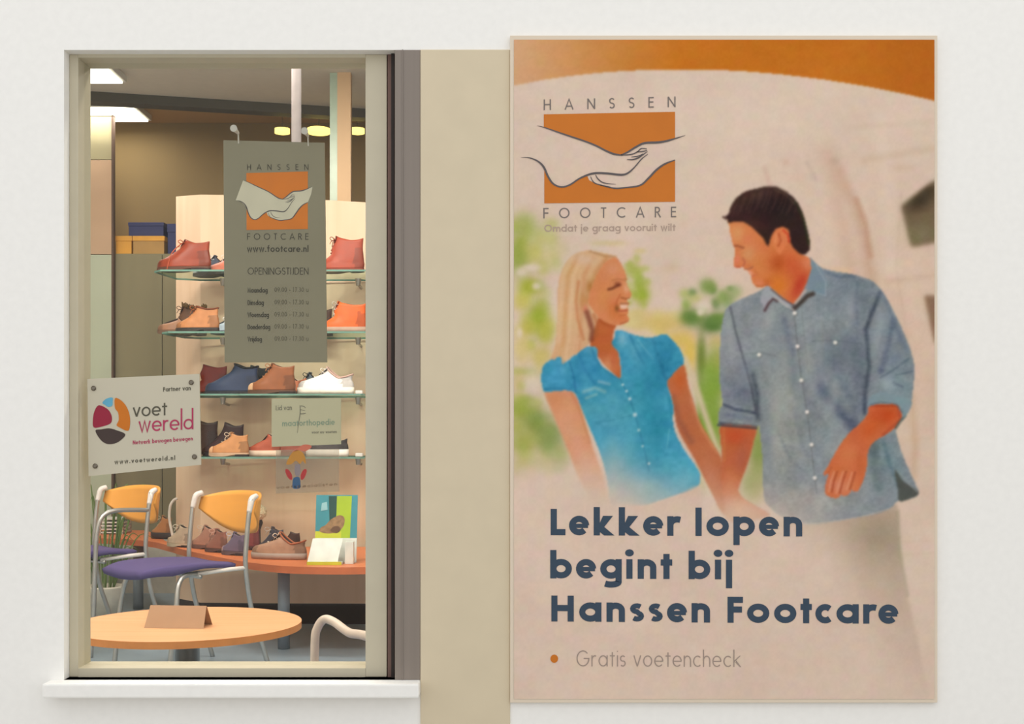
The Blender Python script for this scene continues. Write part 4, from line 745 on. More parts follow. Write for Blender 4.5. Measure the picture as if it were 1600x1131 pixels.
# ------------------------------------------------ shoes
def fwid(u): return float(np.interp(u, [0, .08, .2, .33, .5, .6, .75, .9, 1], [.74, .90, .98, 1.0, .88, .80, .72, .72, .66]))
def make_shoe(name, label, px0, px1, ztop, zbase, D, col, sole=(60, 46, 38), H=None, yaw=-12, lace=None, op=.52, st=.012, heel=.016, sneaker=False, collar=None, tip=None, rough=.45, group=None, width=.098, ruff=None, flip=False, tail=False, cat='shoe'):
    """toe towards px0, heel towards px1; ztop = seen top row (py) or a height"""
    L = abs(px1-px0)/FPX*D/math.cos(math.radians(yaw))*.985; s = L/.29
    base_z = zbase; xm = X_((px0+px1)/2, D); H = H if H else EYE-(ztop-HOR)/FPX*D-base_z
    t = thing(name, label, cat, (xm, D-DF, base_z), math.radians(yaw)+(math.pi if flip else 0), group); Wd = width*min(1.15, s)
    key = '_%d_%d_%d' % col
    mu = mat('leather'+key, col, rough, var=.10, scale=(30, 30, 30), bump=.1); ms = mat('sole_%d_%d_%d' % sole, sole, .6, var=.08); ml = mat('lining_dark', (62, 46, 40), .9)
    zs = st+(0 if sneaker else heel*.55)
    toe = zs+.045*s; low = H < .150*s and cat == 'shoe'
    if H-zs < .06: H = zs+.062
    zk = [zs, zs+.012, toe*.6+zs*.4, toe*.9+zs*.1, toe, toe+(H-toe)*.28, toe+(H-toe)*.6, toe+(H-toe)*.85, H]
    xk = [.0, -.002, .012, .06, .13, .30, op-.08, op-.02, op]
    zr = [zs, zs+.02, zs+.05, max(zs+.06, H*.7), max(zs+.07, H)]; xrk = [.985, 1.0, .985, .96, .975]
    def xf(z): return float(np.interp(z, zk, xk))*L
    def xr(z): return float(np.interp(z, zr, xrk))*L
    def ring(z, inset=0.0, N=44, grow=1.0):
        a, b = xf(z)+inset, xr(z)-inset; tz = max(0, (z-zs)/(H-zs)); out = []
        for i in range(N):
            th = 2*math.pi*i/N; v = (1-math.cos(th))/2; x = a+(b-a)*v; q = 1-.42*min(1, tz*1.05)**1.1
            y = (Wd/2*fwid(x/L)*q-inset)*grow*math.copysign(abs(math.sin(th))**.72, math.sin(th))
            zz = z
            if z >= H-1e-6 or inset: zz = z+(.010*math.cos(2*th)*(0.6 if low else .3)+.006*math.cos(th))*s*(1 if z >= H-1e-6 else .5)
            ff = float(np.interp(x/L, [0, op, op+.08, .74, .90, 1], [1, 1, .84, .60, .68, .76] if low else [1, 1, .98, .92, .94, 1]))
            out.append(Vector((x-L/2, y, zs+(zz-zs)*ff)))
        return out
    def loft(bm, rings, mis, cap=True):
        R = [[bm.verts.new(p) for p in r] for r in rings]; k = len(R[0])
        for a, b, mi in zip(R[:-1], R[1:], mis):
            for i in range(k): bm.faces.new((a[i], a[(i+1) % k], b[(i+1) % k], b[i])).material_index = mi
        bm.faces.new(R[0]).material_index = mis[0]; bm.faces.new(list(reversed(R[-1]))).material_index = mis[-1]
    zl = sorted(set([zs, zs+.006, zs+.015, zs+.025, toe*.6+zs*.4, toe*.9+zs*.1, toe]+[toe+(H-toe)*f for f in (.14, .28, .45, .6, .75, .88, 1)]))
    bm = nb(); rg = [ring(z) for z in zl]+[ring(H, .0035), ring(max(toe, H-.035), .005)]
    loft(bm, rg, [0]*(len(zl))+[1]*2)
    for f_ in bm.faces:                                        # heel counter, toe cap and lace facing cut from a darker tone
        if f_.material_index: continue
        c_ = f_.calc_center_median(); u_ = c_.x/L+.5; zz_ = (c_.z-zs)/(H-zs)
        if (u_ > .80 and zz_ < .62) or (abs(c_.y) < Wd*.20 and .20 < u_ < op+.03 and c_.z > toe*.8) or (u_ < .155+.03*math.cos(c_.y*50) and not tip): f_.material_index = 2
    obj('upper', bm, [mu, ml, mat('leather_dark'+key, tuple(int(v*.82) for v in col), rough, var=.10, scale=(30, 30, 30), bump=.1)], t, True)
    # sole
    bm = nb()
    if sneaker:
        loft(bm, [ring(zs, -.001, grow=.96), ring(zs, -.006), ring(zs, -.006)] and [[Vector((p.x*1.0, p.y*1.0, 0.0005)) for p in ring(zs, -.001)], [Vector((p.x*1.01, p.y*1.06, zs*.5)) for p in ring(zs, -.003)], [Vector((p.x*1.01, p.y*1.05, zs+.008+.006*abs(p.x/L))) for p in ring(zs, -.003)]], [0, 0])
        obj('sole', bm, ms, t, True)
    else:
        r0 = [Vector((p.x*1.01, p.y*1.05, p.z)) for p in ring(zs, -.001)]
        def under(p): u = p.x/L+.5; return float(np.interp(u, [0, .1, .45, .62, .72, 1], [.006, .0, .0, heel*.5, zs-st*.7, zs-st*.7]))
        loft(bm, [[Vector((p.x, p.y, under(p)+.0005)) for p in r0], [Vector((p.x, p.y, zs+.001)) for p in r0]], [0])
        obj('sole', bm, ms, t)
        hp = [p for p in r0 if p.x/L+.5 > .70]; hp.sort(key=lambda p: math.atan2(p.y, p.x-L*.34))
        bm = nb(); prism(bm, [(p.x, p.y) for p in hp], 0.0005, max(.006, zs-st*.7+.0005)); obj('heel', bm, mat('heel_dark', (44, 34, 30), .6), t)
    if collar:
        bm = nb(); r = ring(H, -.001); pts = r+[r[0]]; tube(bm, pts, .0045*s, 6); obj('collar', bm, mat('collar_%d_%d_%d' % collar, collar, .8), t, True)
    if tip:
        bm = nb(); zl2 = [z for z in zl if z <= toe+.001]
        rs = [[Vector((min(p.x, -L/2+L*.16)-.0006, p.y*1.012, p.z+.0008)) for p in ring(z)] for z in zl2]; loft(bm, rs, [0]*(len(rs)-1)); obj('toe_cap', bm, mat('tip_%d_%d_%d' % tip, tip, .5), t, True)
    if lace:
        bm = nb(); zz = [toe+(H-toe)*f for f in ((.35, .5, .65, .8, .92) if not low else (.3, .5, .7, .88))]
        for i, z in enumerate(zz):
            x = xf(z)-L/2-.002; hw = Wd*.16; dz = .006 if i % 2 else -.004
            tube(bm, [(x+.010, -hw-.004, z-dz-.006), (x-.001, -hw*.5, z-dz*.5), (x-.002, 0, z), (x-.001, hw*.5, z+dz*.5), (x+.010, hw+.004, z+dz-.006)], .0028*s, 5)
        x = xf(zz[-1])-L/2-.004; z = zz[-1]
        for sg in (-1, 1):
            tube(bm, rounded([(x, 0, z), (x-.012, sg*.018, z+.014), (x-.018, sg*.034, z+.004), (x-.010, sg*.022, z-.006), (x, 0, z)], 4), .0022*s, 5)
            tube(bm, rounded([(x, 0, z), (x-.016, sg*.014, z-.010), (x-.022, sg*.022, z-.026)], 4), .0022*s, 5)
        if tail: tube(bm, rounded([(x, -.01, z), (x-.03, -.03, z-.03), (x-.055, -.045, z-.07), (x-.075, -.055, .004)], 5), .0028, 5)
        obj('laces', bm, mat('lace_%d_%d_%d' % lace, lace, .8), t, True)
        bm = nb(); x = xf(H)-L/2; hw = Wd*.22
        a = [Vector((x-.004+.012*abs(q), q*hw, H+.012-.006*q*q)) for q in (-1, -.5, 0, .5, 1)]; b_ = [Vector((xf(H-.03)-L/2+.004, q*hw, H-.03)) for q in (-1, -.5, 0, .5, 1)]
        A = [bm.verts.new(p) for p in a]; Bv = [bm.verts.new(p) for p in b_]; A2 = [bm.verts.new(p+Vector((.004, 0, 0))) for p in a]; B2 = [bm.verts.new(p+Vector((.004, 0, 0))) for p in b_]
        for i in range(4):
            for q in ((A[i], A[i+1], Bv[i+1], Bv[i]), (A2[i], A2[i+1], B2[i+1], B2[i]), (A[i], A[i+1], A2[i+1], A2[i])): bm.faces.new(q)
        obj('tongue', bm, mu, t, True)
    if ruff:                                                   # furry or crumpled cuff
        bm = nb(); rnd = random.Random(7); r = ring(H)
        for k in range(46):
            p = r[k % len(r)]; a = rnd.uniform(0, 6.28); d = Vector((math.cos(a)*.012, math.sin(a)*.012, rnd.uniform(.002, .024)))
            tube(bm, [p+Vector((0, 0, -.006)), p+d*.6, p+d+Vector((0, 0, .003))], [.007, .007, .002], 5)
        obj('cuff', bm, mat('cuff_%d_%d_%d' % ruff, ruff, .95), t, True)
    return t
Z1, Z2, Z3, Z4, ZB = SH[1]+.0005, SH[2]+.0005, SH[3]+.0005, SH[4]+.0005, .4605
g1, g2, g3, g4 = ['shoes on the %s glass shelf' % a for a in ('top', 'second', 'third', 'lowest')]
Fr, Md, Bk = 6.72, 6.85, 6.98
# top shelf
make_shoe('ankle_boot', 'red-brown leather ankle boot with a trailing lace on the left of the top shelf', 243, 333, 367, Z1, Fr, (150, 62, 36), (96, 60, 44), lace=(188, 92, 60), tail=True, group=g1, H=.165, cat='boot', rough=.3, yaw=-14)
make_shoe('lace_up_shoe', 'dark navy and silver shoe with white laces behind the red-brown boot, top shelf', 300, 368, 384, Z1, Bk-.02, (66, 74, 92), (60, 60, 66), lace=(232, 232, 230), group=g1, H=.115, yaw=-12, tip=(190, 190, 200))
make_shoe('low_shoe', 'salmon and navy low shoe next to the sign, top shelf', 323, 388, 397, Z1, Md+.01, (214, 128, 104), (80, 70, 70), lace=(226, 220, 214), group=g1, H=.1, yaw=-14, collar=(60, 68, 90))
make_shoe('ankle_boot', 'red ankle boot with loose laces right of the sign, top shelf', 494, 571, 355, Z1, Fr+.06, (166, 68, 42), (130, 60, 44), lace=(156, 78, 60), group=g1, H=.195, op=.40, cat='boot', yaw=-10)
# second shelf
make_shoe('ankle_boot', 'brown ankle boot with a shaggy olive cuff, back of the second shelf', 258, 325, 462, Z2, Bk-.01, (110, 74, 50), (70, 52, 40), group=g2, H=.165, ruff=(112, 84, 48), op=.42, cat='boot', lace=(88, 54, 34))
make_shoe('low_shoe', 'flat toe brown slipper-like shoe at the left end of the second shelf', 245, 310, 492, Z2, Md-.01, (150, 108, 80), (110, 84, 66), group=g2, H=.085, yaw=-8)
make_shoe('lace_up_shoe', 'tan leather lace-up shoe in front on the second shelf', 273, 345, 473, Z2, Fr-.02, (196, 132, 84), (60, 52, 48), lace=(170, 96, 54), group=g2, H=.135, op=.48, collar=(120, 62, 36))
make_shoe('low_shoe', 'silver-blue low shoe beside the sign, second shelf', 328, 388, 490, Z2, Md+.04, (170, 186, 200), (56, 62, 66), group=g2, H=.09, lace=(220, 226, 230))
make_shoe('ankle_boot', 'dark brown boot partly behind the orange shoe, second shelf', 455, 522, 464, Z2, Bk, (84, 48, 38), (50, 36, 30), group=g2, H=.16, cat='boot')
make_shoe('low_boot', 'bright orange suede low boot right of the sign, second shelf', 499, 575, 466, Z2, Fr+.02, (226, 98, 26), (176, 148, 130), lace=(196, 190, 180), group=g2, H=.165, op=.38, st=.02, sneaker=True, cat='boot', yaw=-8)
# third shelf
make_shoe('ankle_boot', 'dark red suede boot at the left of the third shelf', 296, 358, 566, Z3, Bk+.01, (118, 30, 20), (50, 26, 22), group=g3, H=.175, op=.34, cat='boot')
make_shoe('ankle_boot', 'navy blue pointed ankle boot with a tall black shaft, third shelf', 318, 408, 566, Z3, Md+.02, (44, 58, 88), (40, 42, 50), group=g3, H=.165, op=.55, cat='boot', yaw=-13, collar=(24, 22, 26))
make_shoe('ankle_boot', 'black ankle boot behind the navy one, third shelf', 362, 428, 567, Z3, Bk+.01, (20, 17, 20), (18, 16, 16), group=g3, H=.17, op=.45, cat='boot')
make_shoe('ankle_boot', 'brown lace-up boot with a pale toe, middle of the third shelf', 386, 464, 567, Z3, Fr-.015, (146, 86, 48), (96, 66, 48), lace=(190, 128, 84), tip=(222, 178, 140), group=g3, H=.16, op=.50, cat='boot')
make_shoe('lace_up_shoe', 'peach and rust lace-up shoe, right of the brown boot, third shelf', 418, 482, 582, Z3, Md+.02, (196, 118, 80), (120, 84, 62), lace=(210, 150, 120), tip=(224, 176, 138), group=g3, H=.12)
make_shoe('sneaker', 'grey-blue sneaker with dark collar behind the white one, third shelf', 448, 516, 580, Z3, Bk, (96, 104, 122), (120, 124, 130), lace=(70, 66, 72), group=g3, H=.125, sneaker=True, st=.02)
make_shoe('sneaker', 'white low sneaker at the right end of the third shelf', 464, 555, 580, Z3, Fr-.01, (250, 246, 242), (248, 240, 228), lace=(236, 226, 216), group=g3, H=.135, sneaker=True, st=.026, rough=.35, yaw=-11, collar=(204, 170, 158))
# lowest shelf
make_shoe('ankle_boot', 'dark brown boot at the far left of the lowest shelf, behind the plaque edge', 268, 344, 650, Z4, Bk-.01, (56, 24, 18), (36, 22, 20), group=g4, H=.205, op=.46, cat='boot', yaw=-8)
make_shoe('ankle_boot', 'burgundy-black ankle boot behind the tan shoe, lowest shelf', 316, 384, 656, Z4, Md+.01, (52, 20, 24), (34, 20, 22), group=g4, H=.185, op=.52, cat='boot', yaw=-8)
make_shoe('lace_up_shoe', 'light tan lace-up shoe in front of the dark boots, lowest shelf', 325, 391, 672, Z4, Fr, (206, 144, 92), (206, 170, 140), lace=(226, 206, 180), group=g4, H=.125, op=.55, tip=(232, 180, 136))
make_shoe('sneaker', 'rust low shoe with a cream sole left of the frosted sticker, lowest shelf', 384, 440, 672, Z4, Fr+.03, (176, 84, 56), (214, 190, 168), group=g4, H=.12, sneaker=True, st=.024, op=.62, yaw=-12)
make_shoe('low_shoe', 'coral low shoe behind the frosted sticker, lowest shelf', 424, 494, 684, Z4, Bk, (206, 104, 84), (190, 120, 96), group=g4, H=.09)
make_shoe('sneaker', 'dark grey sneaker with a white sole at the right end of the lowest shelf', 478, 546, 682, Z4, Fr+.01, (66, 60, 60), (240, 234, 226), lace=(240, 234, 230), group=g4, H=.125, sneaker=True, st=.03)

# ================================================================ curved bench with shoes
M_orange = mat('orange_laminate', (222, 128, 78), .4, var=.04, scale=(3, 3, 3)); M_bedge = mat('bench_edge', (206, 112, 68), .4)
M_chrome = mat('brushed_steel', (176, 178, 180), .3, .85, scale=(50, 50, 1))
M_bluem = mat('blue_grey_metal', (150, 160, 172), .4, .3)
fr_pts = [(100, 7.95), (146, 7.62), (229, 7.37), (262, 7.08), (294, 6.74), (340, 6.4), (388, 6.13), (440, 5.96), (500, 5.90), (560, 5.90), (640, 5.96)]
bk_pts = [(640, 6.98), (500, 6.99), (330, 7.0), (285, 7.16), (258, 7.36), (246, 7.9), (225, 8.2), (100, 8.3)]
F = smooth2([(X_(p, d), d-DF) for p, d in fr_pts], 5, False); Bk2 = [(X_(p, d), d-DF) for p, d in bk_pts]
bench = thing('curved_bench', 'long curved orange-topped bench carrying shoes and leaflets in front of the display panel', 'bench', (X_(440, 6.4), 6.4-DF, 0))
bm = nb(); prism(bm, F+Bk2, .425, .46, 0, 1); obja('bench_top', bm, [M_orange, M_bedge], bench)
for px, D, r, m_ in ((443.5, 6.27, .031, M_bluem), (216, 7.7, .032, M_chrome), (600, 6.3, .03, M_bluem)):
    bm = nb(); x, y = X_(px, D), D-DF; lathe(bm, [(r, .002), (r, .424)], 20, x, y); obja('leg', bm, m_, bench, True)
gb = 'shoes on the curved bench'
make_shoe('sneaker', 'brown and white sneaker with a black sole at the left of the bench', 234, 272, 806, ZB, 7.52, (186, 128, 80), (58, 48, 44), H=.135, lace=(230, 214, 186), sneaker=True, st=.03, group=gb, yaw=-30)
make_shoe('lace_up_shoe', 'beige canvas shoe with a cream toe, second on the bench', 258, 304, 815, ZB, 6.98, (202, 176, 152), (196, 176, 150), H=.12, lace=(236, 222, 204), group=gb, yaw=-35, tip=(214, 188, 158))
make_shoe('lace_up_shoe', 'pinkish-brown lace-up shoe behind the right chair, third on the bench', 297, 342, 818, ZB, 6.86, (176, 128, 108), (110, 84, 76), H=.125, lace=(206, 190, 176), group=gb, yaw=-35)
make_shoe('low_shoe', 'brown low shoe with dark opening, fourth on the bench', 318, 358, 824, ZB, 6.66, (150, 100, 84), (90, 66, 60), H=.12, lace=(214, 176, 160), group=gb, yaw=-35)
make_shoe('low_shoe', 'purple-grey shoe with a pale heel under the chair back, on the bench', 344, 386, 828, ZB, 6.5, (112, 98, 120), (96, 80, 84), H=.115, lace=(190, 196, 216), group=gb, yaw=-35, tip=(214, 196, 200))
make_shoe('ankle_boot', 'wine-red ankle boot behind the chair post on the bench', 372, 408, 824, ZB, 6.80, (136, 72, 72), (84, 54, 50), H=.145, group=gb, yaw=-35, cat='boot')
make_shoe('lace_up_shoe', 'dark grey shoe with pale laces behind the taupe one, on the bench', 402, 446, 824, ZB, 6.66, (66, 64, 74), (60, 52, 50), H=.13, lace=(206, 204, 200), group=gb, yaw=-30)
make_shoe('low_shoe', 'dark flat shoe at the back of the bench against the panel', 436, 470, 826, ZB, 6.90, (70, 44, 34), (60, 40, 32), H=.09, group=gb, yaw=-12)
make_shoe('sneaker', 'long taupe and brown sneaker at the front of the bench, left of the leaflets', 391, 482, 838, ZB, 6.30, (178, 138, 112), (168, 150, 138), H=.125, lace=(220, 200, 180), sneaker=True, st=.022, group=gb, yaw=-16, collar=(176, 104, 70))
# pompom on a dark boot tree, shoehorn, slatted tray
x, y = X_(406, 6.98), 6.98-DF-.02
t = thing('pompom_stand', 'cream fluffy pompom on a short dark stem, behind the chair post on the bench', 'decoration', (x, y-.02, .4605))
bm = nb(); lathe(bm, [(.03, 0), (.032, .01), (.014, .03), (.012, .10), (.026, .14), (.02, .16)], 16); obj('stem', bm, M_dark, t, True)
bm = nb(); rnd = random.Random(3)
bmesh.ops.create_icosphere(bm, subdivisions=4, radius=.047)
for v in bm.verts: v.co *= rnd.uniform(.93, 1.06); v.co.z += .20
obj('pompom', bm, mat('cream_fluff', (226, 208, 178), .95), t)
t = thing('shoehorn_stand', 'curved pale tube standing behind the chairs at the left end of the shoe bench', 'stand', (X_(272, 7.24), 7.24-DF, .4605))
bm = nb(); lathe(bm, [(.035, 0), (.035, .012), (.01, .016)], 20, 0, 0); obj('base', bm, M_dark, t)
bm = nb(); tube(bm, rounded([(0, 0, .012), (-.015, 0, .07), (-.028, 0, .15), (-.022, 0, .22), (.0, 0, .255), (.02, 0, .262)], 6), .008, 10); obj('curved_tube', bm, mat('pale_tube', (232, 220, 210), .4), t, True)
t = thing('slatted_tray', 'small white slatted letter tray on the far left end of the bench', 'tray', (X_(181, 7.95), 7.95-DF, .4605))
for i in range(5): bm = nb(); box(bm, -.075, .075, -.09, .09, .006+i*.022, .014+i*.022, bevel=.001); obj('slat', bm, M_white, t)
bm = nb(); box(bm, -.075, -.068, .07, .09, 0, .102); box(bm, .068, .075, .07, .09, 0, .102); box(bm, -.075, -.068, -.09, -.07, 0, .102); box(bm, .068, .075, -.09, -.07, 0, .102); obj('frame', bm, M_side, t)
# leaflet stand
xb, yb = X_(524, 6.1), 6.1-DF
t = thing('leaflet_stand', 'teal and lime leaflet card with a brown dog, at the right end of the bench', 'leaflet stand', (xb, yb, .4605))
def card(pts, off=0.0):                                  # card coordinates: u 0..1 across, v 0..1 up; leaning back a little
    return [(-.105+.21*u, -.0+.06*v-off, .002+.335*v) for u, v in pts]
def cardpoly(name, pts, m_, off, th=0.0):
    bm = nb(); f = bm.faces.new([bm.verts.new(p) for p in card(pts, off)])
    if th:
        r = bmesh.ops.extrude_face_region(bm, geom=[f])
        for v in [g for g in r['geom'] if isinstance(g, bmesh.types.BMVert)]: v.co.y += th
    return obj(name, bm, m_, t)
cardpoly('card', [(0, 0), (1, 0), (1, 1), (0, 1)], mat('teal_card', (66, 146, 160), .4), 0, .004)
cardpoly('lime_band', [(.48, .0), (.82, .0), (.86, .985), (.50, .985)], mat('lime_print', (168, 196, 44), .4), .001)
cardpoly('dark_band', [(.34, .52), (.52, .52), (.54, .985), (.30, .985)], mat('dark_teal_print', (34, 76, 70), .4), .0008)
cardpoly('yellow_band', [(0, .36), (.62, .36), (.62, .46), (0, .46)], mat('yellow_print', (206, 212, 60), .4), .0012)
cardpoly('white_foot', [(0, .0), (1, .0), (1, .36), (.0, .36)], mat('white_print', (226, 232, 226), .4), .0012)
dog = smooth2([(.10, .46), (.14, .52), (.24, .55), (.34, .62), (.46, .67), (.58, .70), (.68, .67), (.70, .60), (.66, .52), (.56, .46), (.40, .43), (.24, .43)], 3)
cardpoly('dog_picture', dog, mat('dog_brown', (166, 130, 92), .6, var=.2, scale=(60, 60, 60)), .0018)
cardpoly('dog_muzzle', smooth2([(.36, .47), (.44, .53), (.56, .53), (.60, .47), (.50, .43)], 3), mat('dog_dark', (104, 74, 52), .6), .0022)
cardpoly('title_mark', [(.12, .76), (.28, .78), (.26, .90), (.14, .88)], mat('pale_blue_print', (150, 196, 204), .5), .0018)
bm = nb(); prism(bm, [(-.125, -.10), (.045, -.10), (.045, -.03), (-.125, -.03)], 0, .012); 
a = [(-.125, -.10, .012), (.025, -.10, .012), (.045, -.05, .125), (-.105, -.05, .125)]
f = bm.faces.new([bm.verts.new(p) for p in a]); r = bmesh.ops.extrude_face_region(bm, geom=[f])
for v in [g for g in r['geom'] if isinstance(g, bmesh.types.BMVert)]: v.co.y += .012
obj('white_leaflets', bm, mat('white_print', (226, 232, 226), .4), t)
bm = nb(); box(bm, -.125, .045, -.108, -.10, 0, .016); obj('tray_lip', bm, mat('yellow_print', (206, 212, 60), .4), t)
bm = nb(); box(bm, .055, .098, -.06, -.02, 0, .11, bevel=.002); obj('small_box', bm, mat('white_print', (226, 232, 226), .4), t)

# ================================================================ chairs
M_seat = mat('purple_fabric', (92, 80, 130), .95, var=.10, scale=(120, 120, 120), bump=.3); M_under = mat('black_shell', (38, 36, 42), .6)
M_ply = mat('orange_beech_ply', (240, 168, 76), .4, var=.04, scale=(3, 3, 30)); M_silver = mat('silver_tube', (190, 190, 188), .32, .75); M_cap = mat('white_cap', (236, 228, 222), .4)
def make_chair(label, px, D, ang, arms, group, tube_m=None, sz=.52, hh=.285, ext=None):
    """px, D: the rear post nearest the window; ang: direction the chair faces (degrees in plan)"""
    f = Vector((math.cos(math.radians(ang)), math.sin(math.radians(ang)), 0)); side = Vector((-f.y, f.x, 0))   # side = left of the sitter
    near = Vector((X_(px, D), D-DF, 0)); hw = .25
    o = near-side*hw if side.y < 0 else near+side*hw
    if side.y < 0: o = near-side*hw
    t = thing('visitor_chair', label, 'chair', (o.x, o.y, 0), math.radians(ang), group); tm = tube_m or M_silver
    # local axes: x forward, y left, origin midway between the rear posts
    sh = []
    bm = nb(); top = []; bot = []
    NX, NY = 14, 12
    def zseat(u, v): return sz-.012*math.sin(math.pi*v)+.010*math.sin(math.pi*u)-max(0, u-.72)**2*.22
    grid = []
    for i in range(NX+1):
        u = i/NX; x = .03+u*.46; hwid = .215+.012*math.sin(math.pi*u)-.10*max(0, u-.72)**1.3*2
        grid.append([(x, hwid*(2*j/NY-1), u, j/NY) for j in range(NY+1)])
    T = [[bm.verts.new((x, y, zseat(u, v)-.012*(abs(2*v-1)**6))) for x, y, u, v in row] for row in grid]
    U = [[bm.verts.new((x*.985, y*.97, zseat(u, v)-.030-.022*max(0, 1-abs(u-.72)*3))) for x, y, u, v in row] for row in grid]
    for i in range(NX):
        for j in range(NY): bm.faces.new((T[i][j], T[i+1][j], T[i+1][j+1], T[i][j+1])); bm.faces.new((U[i][j], U[i][j+1], U[i+1][j+1], U[i+1][j])).material_index = 1
    for i in range(NX):
        for j in (0, NY): bm.faces.new((T[i][j], T[i+1][j], U[i+1][j], U[i][j]))
    for j in range(NY):
        for i in (0, NX): bm.faces.new((T[i][j], T[i][j+1], U[i][j+1], U[i][j]))
    obj('seat', bm, [M_seat, M_under], t, True)
    # backrest: curved plywood shell between and behind the posts
    zc = sz+hh; bm = nb(); N = 18; rows = 8; R = []
    for k in (0, 1):
        g = []
        for i in range(N+1):
            a = -1+2*i/N; y = a*.245; xb = -.046-.11*(1-a*a)**.8+k*-.012
            zt = zc+.028-.035*abs(a)**3; zb = zc-.178+.115*abs(a)**3
            g.append([bm.verts.new((xb-(.015*(r_/rows)), y, zb+(zt-zb)*r_/rows)) for r_ in range(rows+1)])
        R.append(g)
    for k in (0, 1):
        for i in range(N):
            for j in range(rows): bm.faces.new((R[k][i][j], R[k][i+1][j], R[k][i+1][j+1], R[k][i][j+1]))
    for i in range(N):
        for j in (0, rows): bm.faces.new((R[0][i][j], R[0][i+1][j], R[1][i+1][j], R[1][i][j]))
    for j in range(rows):
        for i in (0, N): bm.faces.new((R[0][i][j], R[0][i][j+1], R[1][i][j+1], R[1][i][j]))
    obj('backrest', bm, M_ply, t, True)
    for sg in (-1, 1):
        y = sg*.25
        bm = nb(); tube(bm, rounded([(-.030, y, zc-.0), (-.016, y, zc-.08), (-.003, y, sz+.08), (-.0, y, sz-.03), (-.03, y, sz-.22), (-.085, y, .14), (-.13, y, .0)], 5), .0115, 10); obj('rear_leg', bm, tm, t, True)
        bm = nb(); tube(bm, rounded([(-.018, y, zc-.06), (-.026, y*.995, zc-.03), (-.036, y*.985, zc+.0), (-.066, y*.95, zc+.014)], 4), [.012, .0125, .013, .0135, .014, .0145, .015, .015, .015, .015, .014, .013, .012], 10); obj('post_cap', bm, M_cap, t, True, label='white post cap')
        arm = arms and (arms == 'both' or (sg < 0) == (arms == 'right'))
        if arm:
            bm = nb(); tube(bm, rounded([(-.012, y, sz+.195), (.08, y, sz+.200), (.18, y, sz+.200), (.245, y, sz+.175), (.275, y, sz+.10), (.285, y, sz-.05), (.295, y, .2), (.31, y, .0)], 6), .012, 10); obj('armrest', bm, tm, t, True)
        else:
            bm = nb(); tube(bm, rounded([(.20, y*.72, sz-.045), (.29, y*.84, sz-.048), (.335, y*.93, sz-.085), (.355, y, sz-.18), (.375, y, .18), (.395, y, .0)], 6), .0115, 10); obj('front_leg', bm, tm, t, True)
        bm = nb(); tube(bm, [(0, y, sz-.03), (.08, y*.85, sz-.036), (.22, y*.75, sz-.046)], .010, 8); obj('seat_bracket', bm, M_cap, t, True)
    bm = nb(); tube(bm, [(.21, -.21, sz-.058), (.21, .21, sz-.058)], .010, 8); obj('crossbar', bm, tm, t, True)
    return t
gc = 'visitor chairs inside the window'
make_chair('armless-side purple and orange chair in the middle, directly behind the round table', 384, 5.6, 225, None, gc)
make_chair('purple and orange chair with a curved metal armrest at the far left, below the plaque', 228, 6.25, 229, 'left', gc)
t = thing('lounge_chair', 'pale metal armchair at the lower right of the window, mostly hidden by the frame', 'chair', (X_(560, 3.15), 3.05-DF, 0), 0)
bx, by = X_(560, 3.15), 3.05-DF; M_beige = mat('pale_beige_tube', (226, 208, 194), .35)
for ox in (0, .46):
    p = lambda px, D, z: (X_(px, D)-bx+ox, D-DF-by, z)
    bm = nb(); tube(bm, rounded([(X_(491, 3.5)-bx+ox, .45, .0), (X_(491, 3.5)-bx+ox, .45, .30), (X_(492, 3.5)-bx+ox, .45, .50), (X_(496, 3.5)-bx+ox, .45, .545), (X_(507, 3.5)-bx+ox, .445, .571), (X_(522, 3.47)-bx+ox, .42, .567), (X_(545, 3.38)-bx+ox, .33, .552), (X_(567, 3.25)-bx+ox, .20, .566), (X_(600, 3.1)-bx+ox, .05, .57), (X_(612, 3.05)-bx+ox, .0, .54), (X_(616, 3.03)-bx+ox, -.02, .0)], 6), .0125, 12); obj('arm_frame', bm, M_beige, t, True)
bm = nb(); x0 = X_(500, 3.45)-bx; box(bm, x0+.05, x0+.52, .0, .44, .38, .43, bevel=.015); obj('seat', bm, M_seat, t, True)
bm = nb(); box(bm, x0+.26, x0+.55, -.03, .0, .48, .70, bevel=.01); obj('backrest', bm, M_ply, t, True)
bm = nb(); tube(bm, [(x0+.02, .43, .37), (x0+.50, .43, .37)], .01, 8); tube(bm, [(x0+.12, .02, .37), (x0+.60, .02, .37)], .01, 8); tube(bm, [(x0+.10, -.015, .44), (x0+.60, -.015, .44)], .01, 8); obj('crossbar', bm, M_beige, t, True)

# ================================================================ round table with the folded card
DTb = 4.3; xt, yt = X_(292, DTb), DTb-DF; zt = EYE-(973-HOR)/FPX*DTb
M_beech = mat('beech_top', (228, 172, 128), .45, var=.03, scale=(2, 30, 2), col2=(220, 160, 114)); M_bee = mat('beech_edge', (222, 146, 84), .5)
t = thing('round_table', 'low round beech coffee table on a steel column, at the lower left', 'table', (xt, yt, 0))
bm = nb(); ol = [(.40*math.cos(i*math.pi/48), .40*math.sin(i*math.pi/48)) for i in range(96)]; prism(bm, ol, zt-.024, zt, 0, 1); bmesh.ops.recalc_face_normals(bm, faces=bm.faces[:]); obj('tabletop', bm, [M_beech, M_bee], t)
bm = nb(); lathe(bm, [(.045, .022), (.045, zt-.03), (.09, zt-.0255)], 32); obj('column', bm, M_chrome, t, True)
bm = nb(); lathe(bm, [(.25, 0), (.25, .008), (.10, .018), (.05, .024)], 48); obj('foot_plate', bm, M_chrome, t, True)
M_tent = mat('grey_brown_card', (178, 142, 112), .7, var=.03)
